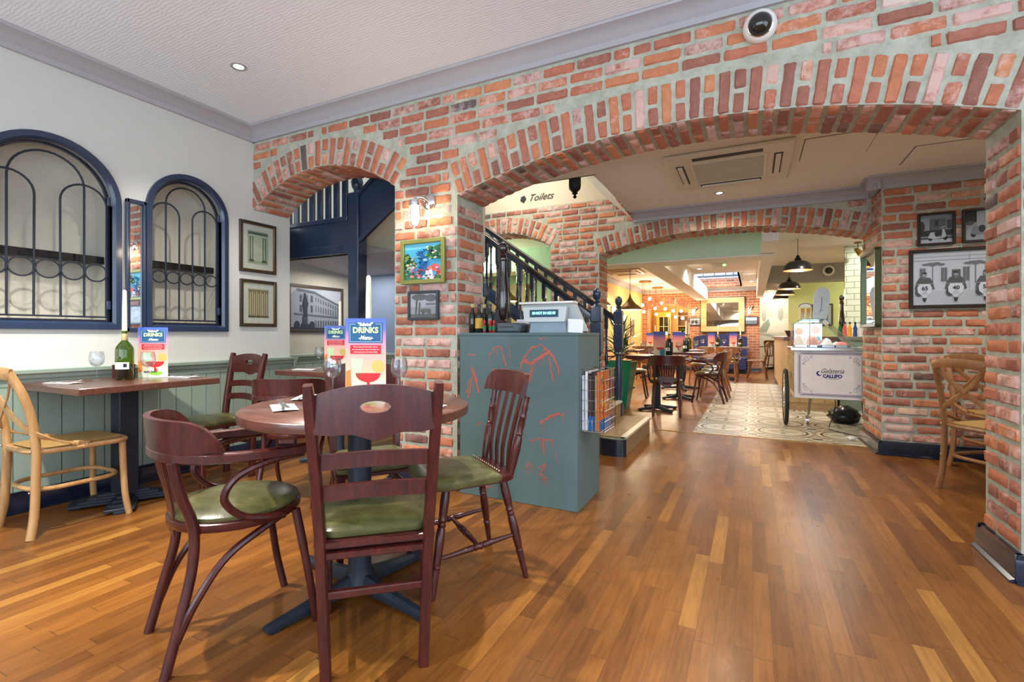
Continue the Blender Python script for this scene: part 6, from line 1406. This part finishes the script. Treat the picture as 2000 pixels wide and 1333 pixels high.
random.seed(9); b = mb(M_PAPER); rows = [[(.035 * math.cos(2 * PI * j / 10) * math.sin(PI * (i + .5) / 6) * random.uniform(.5, 1.5), .03 * math.sin(2 * PI * j / 10) * math.sin(PI * (i + .5) / 6) * random.uniform(.5, 1.5), .022 - .022 * math.cos(PI * (i + .5) / 6)) for j in range(10)] for i in range(6)]
b.grid(rows, closed=True); o = tag(b.build('paper_scrap', smooth=0), 'crumpled white paper on the tiles at the foot of the brick corner', 'litter'); o.location = (.90, 5.95, .004)

# ------------------------------------------------------------------ rear dining room furniture
def dome_pendant(label, loc, r=.19, grp=None, zc=2.45):
    t = thing('dome_pendant', label, 'pendant lamp', loc, group=grp)
    pr = [(r, 0), (r * .985, .02), (r * .93, .05), (r * .78, .095), (r * .52, .125), (r * .22, .14), (.035, .145)]
    b = mb(flat('lamp_black_enamel', (.016, .016, .018), .3)); b.lathe(pr, seg=32, cap=False); b.build('shade', t)
    mb(flat('copper_lining', (.85, .45, .28), .25, .9)).lathe([(a * .97, z - .004) for a, z in pr], seg=32, cap=False).build('shade_lining', t)
    mb(M_BLACK).lathe([(.038, .14), (.045, .15), (.040, .165), (.024, .18), (.026, .20), (.012, .215)], seg=18).build('cap', t)
    mb(M_BLACK).tube([(0, 0, .2), (0, 0, zc - loc[2])], .004, 5).build('cord', t); mb(emitm('bulb_warm', (1, .80, .52), 18)).ball((0, 0, .06), .035, 12, 8).build('bulb', t)
    l = lamp('POINT', (0, 0, 0), 9, WARM, .03); l.parent = t; l.location = (0, 0, .0); return t
for i, (x, y, z) in enumerate(((.58, 8.02, 2.0), (.61, 10.35, 1.93), (.63, 12.1, 1.95), (.62, 13.2, 1.93))):
    dome_pendant('black dome pendant lamp over the bar, %s from the viewer' % ['nearest', 'second', 'third', 'farthest'][i], (x, y, z), grp='dome pendants over the bar')
def cone_pendant(label, loc, grp=None):
    t = thing('cone_pendant', label, 'pendant lamp', loc, group=grp); pr = [(.20, 0), (.195, .012), (.15, .055), (.09, .10), (.05, .15), (.02, .20), (.010, .26)]
    mb(flat('bronze_shade', srgb(122, 96, 52), .35, .6)).lathe(pr, seg=32, cap=False).build('shade', t); mb(flat('shade_cream', (.8, .65, .4), .5)).lathe([(a * .97, z - .004) for a, z in pr], seg=32, cap=False).build('shade_lining', t)
    mb(M_BLACK).tube([(0, 0, .25), (0, 0, 2.45 - loc[2])], .004, 5).build('cord', t); mb(emitm('bulb_warm', (1, .80, .52), 18)).ball((0, 0, .04), .035, 12, 8).build('bulb', t)
    l = lamp('POINT', (0, 0, 0), 9, WARM, .03); l.parent = t; l.location = (0, 0, -.02); return t
cone_pendant('bronze cone pendant right of the far newel post, in the dining room', (-1.80, 8.0, 1.49), 'cone pendants'); cone_pendant('bronze cone pendant seen between the two newel posts', (-2.32, 8.0, 1.575), 'cone pendants'); cone_pendant('bronze cone pendant seen through the brick arch above the stairs', (-3.55, 7.0, 1.62), 'cone pendants')
def cluster(label, loc, n, seed):
    t = thing('bulb_cluster', label, 'pendant lamp', loc); random.seed(seed); mb(M_BRASS).lathe([(.16, 0), (.16, -.03), (.15, -.04), (.001, -.04)], seg=24, cap=False).build('ceiling_rose', t)
    for i in range(n):
        a = 2 * PI * i / n; x, y = .11 * math.cos(a), .11 * math.sin(a); L = .42 + .16 * ((i * 2) % 3)
        c = mb(M_BLACK).tube([(x, y, -.03), (x, y, -L)], .003, 4).build('cord', t); mb(emitm('bulb_warm', (1, .80, .52), 18)).ball((x, y, -L - .04), .04, 12, 8).build('bulb', c)
    l = lamp('POINT', (0, 0, 0), 26, WARM, .08); l.parent = t; l.location = (0, 0, -.62)
cluster('round ceiling rose with three glowing bulbs, nearer of the two', (-2.45, 12.6, 2.45), 3, 1); cluster('round ceiling rose with three glowing bulbs, farther of the two', (-2.45, 14.4, 2.45), 3, 2)
for i, (x, z) in enumerate(((-2.58, 1.93), (-2.33, 1.86), (-2.08, 1.85), (-2.52, 1.72), (-2.28, 1.66), (-2.06, 1.62))):
    t = thing('globe_bulb', 'glowing globe bulb behind the far arch, %s' % ['top left', 'top middle', 'top right', 'bottom left', 'bottom middle', 'bottom right'][i], 'pendant lamp', (x, 16.6 + .2 * (i // 3), z), group='globe bulbs behind the far arch')
    mb(emitm('bulb_warm', (1, .80, .52), 18)).ball((0, 0, 0), .048, 12, 8).build('globe', t); mb(M_BLACK).tube([(0, 0, .05), (0, 0, 2.45 - z)], .003, 4).build('cord', t)
l = lamp('POINT', (-2.3, 16.4, 1.7), 45, WARM, .2)
lamp('SPOT', (-2.3, 14.2, 2.3), 40, (1, .62, .22), .1, target=(-2.3, 15.5, 1.6), spot=2.2); lamp('SPOT', (-.8, 14.6, 2.4), 25, WARM, .1, target=(-.8, 15.5, 1.4), spot=2.4)
# far wall: mirror in an oak plank frame, lamps and small pictures
t = thing('plank_framed_mirror', 'large mirror in a wide oak plank frame on the far brick wall', 'mirror', (-.79, 15.47, 1.665)); t.rotation_euler = (math.radians(-1.3), 0, 0); M_PL = wood('oak_plank_frame', (.50, .27, .10), (.70, .42, .19), .5, 0, (3, 20, 20))
W2, H2, f = .585, .50, .155
for x0, z0, x1, z1 in ((-W2, H2 - f, W2, H2), (-W2, -H2, W2, -H2 + f), (-W2, -H2 + f, -W2 + f, H2 - f), (W2 - f, -H2 + f, W2, H2 - f)): mb(M_PL).box(x0, -.05, z0, x1, 0, z1, .004).build('frame_plank', t)
b = mb(M_BLACK); b.box(-W2 - .02, -.035, -H2 - .02, W2 + .02, .0, H2 + .02); b.build('backing', t); mb(M_MIRROR).box(-W2 + f, -.040, -H2 + f, W2 - f, -.036, H2 - f).build('mirror_glass', t)
cage_lamp('chrome wall lamp left of the big oak framed mirror', (-1.53, 15.48, 1.86), 0, 1.1, 8); cage_lamp('chrome wall lamp right of the big oak framed mirror', (-.03, 15.48, 1.86), 0, 1.1, 8)
artx = [(bw(170), R_(0, 0, 1, 1)), (bw(70), C_(.3, .4, .15, .3)), (bw(60), C_(.65, .4, .16, .3)), (bw(210), R_(0, .8, 1, 1))]
picture('tiny grey photograph left of the big oak framed mirror', (-1.55, 15.485, 1.475), 0, .34, .24, flat('charcoal_frame', srgb(52, 60, 66), .4), .025, None, 0, artx)
picture('tiny grey landscape photograph right of the big oak framed mirror', (-.03, 15.485, 1.485), 0, .34, .24, flat('charcoal_frame', srgb(52, 60, 66), .4), .025, None, 0, [(bw(200), R_(0, .5, 1, 1)), (bw(110), R_(0, 0, 1, .5))])
# pictures on the left wall of the dining room
for i, (y, z, h_, c_) in enumerate(((9.0, 1.55, .5, (206, 160, 110)), (10.0, 1.75, .45, (214, 150, 60)), (10.8, 1.80, .55, (190, 110, 70)), (11.9, 1.55, .45, (230, 210, 170)), (12.9, 1.35, .5, (160, 120, 80)), (14.0, 1.30, .5, (200, 170, 120)))):
    picture('framed print on the ochre dining room wall, %s from the stairs' % ['first', 'second', 'third', 'fourth', 'fifth', 'sixth'][i], (-3.098, y, z), PI / 2, .42, h_, FR_DK, .03, None, 0, [(c_, R_(.1, .1, .9, .9)), ((90, 70, 50), R_(.3, .15, .6, .7))], bg=(226, 214, 186))
b = mb(M_PINE); b.box(-4.6, 8.40, 0, -3.85, 8.5, 2.05); struct(b, 'wall_partition')
# annex behind the far arch
t = thing('shelf_unit', 'open wooden shelf unit behind the far arch', 'shelves', (-2.0, 17.6, 0)); M_SH = wood('amber_shelf', (.30, .15, .05), (.46, .25, .09), .5, 0)
for x in (-.30, .30): mb(M_SH).box(x - .02, -.15, 0, x + .02, .15, 1.85).build('side_panel', t)
for z in (.1, .55, 1.0, 1.35, 1.7): mb(M_SH).box(-.28, -.15, z, .28, .15, z + .03).build('shelf', t)
mb(col_mat((120, 84, 44))).box(-.28, .13, 0, .28, .15, 1.85).build('back_panel', t)
for i, (x, z, c_) in enumerate(((-.15, 1.03, (226, 214, 150)), (.12, 1.03, (220, 200, 120)), (.0, 1.38, (140, 100, 60)), (.15, .58, (210, 150, 60)))):
    tag(mb(col_mat(c_)).box(-.09, -.08, 0, .09, .08, .16, .004).build('storage_box'), '%s box on the wooden shelf unit behind the far arch' % ['pale yellow', 'mustard yellow', 'brown', 'orange'][i], 'box', 'boxes on the far shelf unit').location = (-2.0 + x, 17.58, z)
t = thing('glazed_cabinet', 'gold framed glazed cabinet left of the shelf unit behind the far arch', 'cabinet', (-2.72, 17.2, 0))
mb(flat('mustard_paint', srgb(206, 150, 40), .5)).box(-.24, -.02, .7, .24, .2, 1.85, .005).build('body', t); mb(M_DARKGL).box(-.14, -.03, 1.05, .14, -.02, 1.68).build('glazing', t)
b = mb(col_mat((226, 214, 170))); b.box(-.006, -.036, 1.05, .006, -.03, 1.68); b.box(-.14, -.036, 1.35, .14, -.03, 1.36); b.build('glazing_bar', t)
b = mb(col_mat((228, 232, 236))); b.box(-.13, -.038, 1.06, .13, -.031, 1.18); b.build('white_papers', t)
t = thing('potted_palm', 'small dark green potted plant on the ledge of the far arch', 'plant', (-1.90, 15.62, 1.02)); mb(col_mat((110, 60, 40))).lathe([(.06, 0), (.085, .12), (.075, .12)], seg=16).build('pot', t); leaves(t, 16, .12, .12, .22, 5, M_LEAF)
# wall of the corridor: mural, bench line
t = thing('wall_mural', 'pale grey canal scene mural on the far right wall', 'mural', (.62, 17.99, 1.55))
b = mb(col_mat((206, 200, 176))); b.box(-1.0, -.006, -.85, .9, 0, .85); y = -.006
for i, (c_, P) in enumerate((((176, 172, 150), R_(-.5, .1, .0, .7)), ((150, 150, 132), R_(-.35, .3, -.2, .6)), ((184, 178, 156), R_(.05, .05, .5, .75)), ((150, 148, 130), C_(.2, .2, .08, .22)), ((150, 148, 130), C_(-.28, .15, .07, .2)), ((132, 140, 120), [(-.45, -.35), (-.25, -.5), (-.1, -.15), (-.15, .05), (-.3, -.1)]), ((190, 186, 160), R_(-1, -.85, .9, -.4)), ((150, 152, 132), [(-.6, -.45), (.2, -.6), (.3, -.55), (-.5, -.38)]))): y -= .0008; b.mat(col_mat(c_)).prism(P, y, -.005)
b.build('printed_panel', t); lamp('SPOT', (.5, 16.9, 2.4), 150, NEUT, .1, target=(.6, 18, 1.5), spot=2.0)
# bar
t = thing('bar_counter', 'pale oak plank bar counter behind the gelato cart', 'bar', (.45, 8.0, 0)); b = mb(M_PINE)
for k in range(34): b.box(0, .14 * k + .002, .12, .02, .14 * k + .138, 1.0, .003)
for k in range(4): b.box(.15 * k + .002, -.02, .12, .15 * k + .148, 0, 1.0, .003)
b.build('plank_front', t); mb(M_NAVYD).box(-.0, -.02, 0, .02, 4.76, .12, .004).build('plinth', t); mb(M_TABLE).box(-.05, -.06, 1.0, .62, 4.8, 1.05, .005).build('bar_top', t); mb(M_PINE).box(.02, 0, .0, .60, 4.74, 1.0).build('carcass', t)
t = thing('bread_basket', 'dark basket of bread at the near end of the bar', 'basket', (.56, 8.35, 1.05)); mb(col_mat((60, 40, 24))).lathe([(.09, 0), (.13, .09), (.12, .09), (.08, .01)], seg=20).build('basket', t); b = mb(col_mat((206, 156, 76))); [b.ball((.05 * math.cos(a), .05 * math.sin(a), .08), .045, 10, 6, (1, 1, .7)) for a in (0, 2.1, 4.2)]; b.build('bread_rolls', t)
mill('tall dark pepper mill on the back counter by the white tiles', (1.175, 8.54, 1.052), .62); 
t = thing('back_counter', 'steel edged counter behind the gelato cart in front of the white tiles', 'counter', (1.87, 8.55, 0)); mb(M_SAGE).box(-.75, -.25, 0, .9, .40, 1.0, .004).build('cabinet', t); mb(M_STEEL).box(-.77, -.27, 1.0, .92, .42, 1.05, .004).build('worktop', t); mb(M_BLACK).box(-.25, -.1, 1.05, .4, .3, 1.08, .004).build('hob', t)
for i, (x, c_) in enumerate(((1.135, (30, 96, 60)), (1.195, (206, 84, 80)), (1.255, (220, 150, 40)), (1.32, (40, 60, 120)), (1.38, (206, 200, 190)))):
    t = thing('syrup_bottle', '%s bottle on the counter behind the gelato cart' % ['green', 'pink', 'amber', 'blue', 'white'][i], 'bottle', (x, 8.42, 1.051), group='bottles behind the gelato cart'); mb(flat('syrup_%d' % i, srgb(*c_), .15)).lathe([(.026, 0), (.026, .12), (.012, .16), (.011, .19)], seg=14).build('glass_body', t); mb(M_BLACK).lathe([(.013, .185), (.013, .21)], seg=10).build('cap', t)
picture('dark framed picture on the lime green kitchen wall', (1.42, 12.985, 1.53), 0, .40, .50, FRB, .03, None, 0, [(bw(190), R_(0, 0, 1, 1)), (bw(80), R_(.2, .1, .8, .5))])
t = thing('dome_camera', 'small white dome camera on the grey beam over the bar', 'camera', (1.30, 10.99, 2.30)); mb(M_WHITE).lathe([(.10, 0), (.10, .03), (.075, .05)], seg=24, axis=(0, -1, 0)).build('housing', t); mb(M_DARKGL).lathe([(.065 * math.cos(a), .045 + .05 * math.sin(a)) for a in [PI / 2 * i / 6 for i in range(7)]], seg=20, axis=(0, -1, 0)).build('dome', t)
t = thing('spot_lamp', 'small brass spot lamp on the ceiling by the white tiles', 'spot lamp', (1.40, 8.72, 2.28)); mb(M_BRASS).lathe([(.05, .15), (.05, .17)], seg=16).build('base', t); mb(M_BRASS).tube([(0, 0, .15), (0, 0, .06)], .008, 6).build('stem', t); mb(M_BRASS).lathe([(.02, -.05), (.035, .0), (.05, .07), (.045, .07)], (0, 0, .04), 16, axis=(.6, -.3, -.8)).build('lamp_head', t)
t = thing('exit_sign', 'small white exit sign with green arrow on the dining room ceiling', 'sign', (-.57, 10.1, 2.36)); mb(M_WHITE).box(-.14, -.02, 0, .14, .02, .09, .004).build('housing', t); mb(emitm('exit_green', (.3, .9, .2), 2.0)).prism([(.06, .03), (.09, .03), (.09, .015), (.125, .045), (.09, .075), (.09, .06), (.06, .06)], -.023, -.02).build('arrow', t)
for i, (x, y) in enumerate(((-.99, 10.8), (-.11, 12.0), (-.02, 13.9))): downlight('recessed downlight near the skylight in the dining room, %s' % ['left of the exit sign', 'right of the exit sign', 'farthest back'][i], (x, y, 2.452), 1.3, 'downlights by the skylight')
cassette('ceiling air conditioner over the left side of the dining room', (-2.5, 10.5, 2.447), 0, .8, .8)
hatch('ceiling hatch beside the white beam in the dining room', -.22, 11.9, .08, 13.4, 2.45)

rect_table('dark table nearest the stairs in the dining room', (-1.22, 7.18, 0), .78, .66, 0, wm=M_MAHOG); rect_table('dark table behind the first dining room table', (-1.12, 8.62, 0), .80, .70, 0, wm=M_MAHOG)
round_table('round walnut table farther back in the dining room', (-1.25, 10.1, 0), .42, .3, wm=M_MAHOG); rect_table('long walnut table under the big oak framed mirror', (-.62, 12.75, 0), 1.1, .8, 0); rect_table('walnut table on the left of the dining room', (-2.35, 9.6, 0), .8, .7, 0, wm=M_MAHOG); rect_table('walnut table at the back left of the dining room', (-2.3, 12.6, 0), .8, .7, 0)
e1 = place(bent_armchair('dark mahogany bentwood armchair with shield back, nearest in the dining room', fan=True), (-1.04, 6.80, 0), face(-.15, .99))
e2 = place(bent_armchair('honey brown bentwood armchair with slatted back, facing the far mirror', M_BROWN, fan=True), (-.50, 11.98, 0), face(.05, 1))
for lab, x, y, dx, dy, src in (('left of the second dining room table', -1.85, 8.5, 1, .1, e1), ('dark bentwood armchair right of the second dining room table', -.62, 8.35, -1, .1, e1),
                               ('honey bentwood armchair right of the second table, farther seat', -.60, 9.15, -1, -.1, e2), ('honey bentwood armchair beside the round dining room table', -.62, 10.0, -1, .05, e2), ('honey bentwood armchair behind the round table', -.95, 10.95, -.3, -1, e2), ('dark bentwood armchair behind the long table under the mirror', -.50, 13.6, 0, -1, e1),
                               ('dark bentwood armchair at the left dining room table', -2.6, 8.95, .2, 1, e1), ('honey bentwood armchair at the back left table', -2.3, 11.9, 0, 1, e2), ('dark bentwood armchair left of the long table', -1.45, 12.8, 1, 0, e1)):
    dup(src, (x, y, 0), face(dx, dy), lab if 'armchair' in lab else 'dark bentwood armchair ' + lab)
ew = place(windsor_chair('brown slat back windsor chair right of the table under the mirror', M_BROWN, leather=False), (.10, 13.2, 0), face(-1, .08))
dup(ew, (.55, 16.6, 0), face(.2, -1), 'dark slat back chair in the corridor beyond the far brick wall'); rect_table('dark table in the corridor beyond the far brick wall', (.62, 17.2, 0), .6, .6, 0, wm=M_MAHOG)
t = thing('navy_banquette', 'navy upholstered banquette back below the big oak framed mirror', 'bench', (-.75, 14.9, 0)); b = mb(flat('navy_fabric', srgb(26, 36, 84), .7)); b.prism([(-.8, .5), (-.8, 1.0), (-.6, 1.06), (0, 1.10), (.45, 1.06), (.62, 1.0), (.62, .5)], .2, .3); b.build('backrest', t); b = mb(flat('navy_fabric', srgb(26, 36, 84), .7)); b.box(-.8, -.25, .1, .62, .2, .46, .03); b.build('seat', t); b = mb(M_BLACK); b.box(-.75, -.2, 0, .57, .25, .1); b.build('plinth', t)
def setting(tag_, x, y, mrz=.35, men=True, candle=True, dark=True, n=2, grp=''):
    if men: menu('sunset coloured drinks menu on the %s' % tag_, (x - .05, y + .08, Z0), mrz, .17, .34, detail=False)
    if candle: bottle_candle('dark wine bottle on the %s' % tag_ if dark else 'green wine bottle on the %s' % tag_, 'ivory candle in the bottle on the %s' % tag_, (x + .10, y + .0, Z0), 0, not dark, .30, .24)
    for i in range(n): wine_glass('wine glass on the %s of the %s' % (['left side', 'right side', 'back'][i], tag_), (x + [-.24, .24, .02][i], y + [-.1, -.05, .22][i], Z0), 'glasses on the ' + tag_)
    napkin('white napkin on the %s' % tag_, (x + .22, y - .2, Z0), .1)
setting('first dining room table', -1.16, 7.18); setting('second dining room table', -1.10, 8.62); setting('round dining room table', -1.22, 10.1, dark=False); setting('long table under the mirror', -.85, 12.75, dark=False, n=3)
menu('sunset coloured drinks menu at the right of the long table under the mirror', (-.42, 12.9, Z0), .2, .17, .34, detail=False); bottle_candle('green bottle at the right of the long table', 'ivory candle at the right of the long table under the mirror', (-.26, 12.95, Z0), 0, True, .28, .22)
setting('left dining room table', -2.35, 9.6); setting('back left dining room table', -2.3, 12.6, dark=False)
t = thing('blue_cup', 'small turquoise cup on the first dining room table', 'cup', (-1.13, 7.02, Z0)); mb(col_mat((40, 120, 140))).lathe([(.03, 0), (.036, .09), (.033, .09), (.028, .005)], seg=18).build('cup_body', t)
t = thing('tumbler', 'patterned glass tumbler on the first dining room table', 'glass', (-1.30, 7.0, Z0)); mb(M_GLASS).lathe([(.03, 0), (.038, .10), (.036, .10), (.028, .005)], seg=18).build('tumbler_body', t)
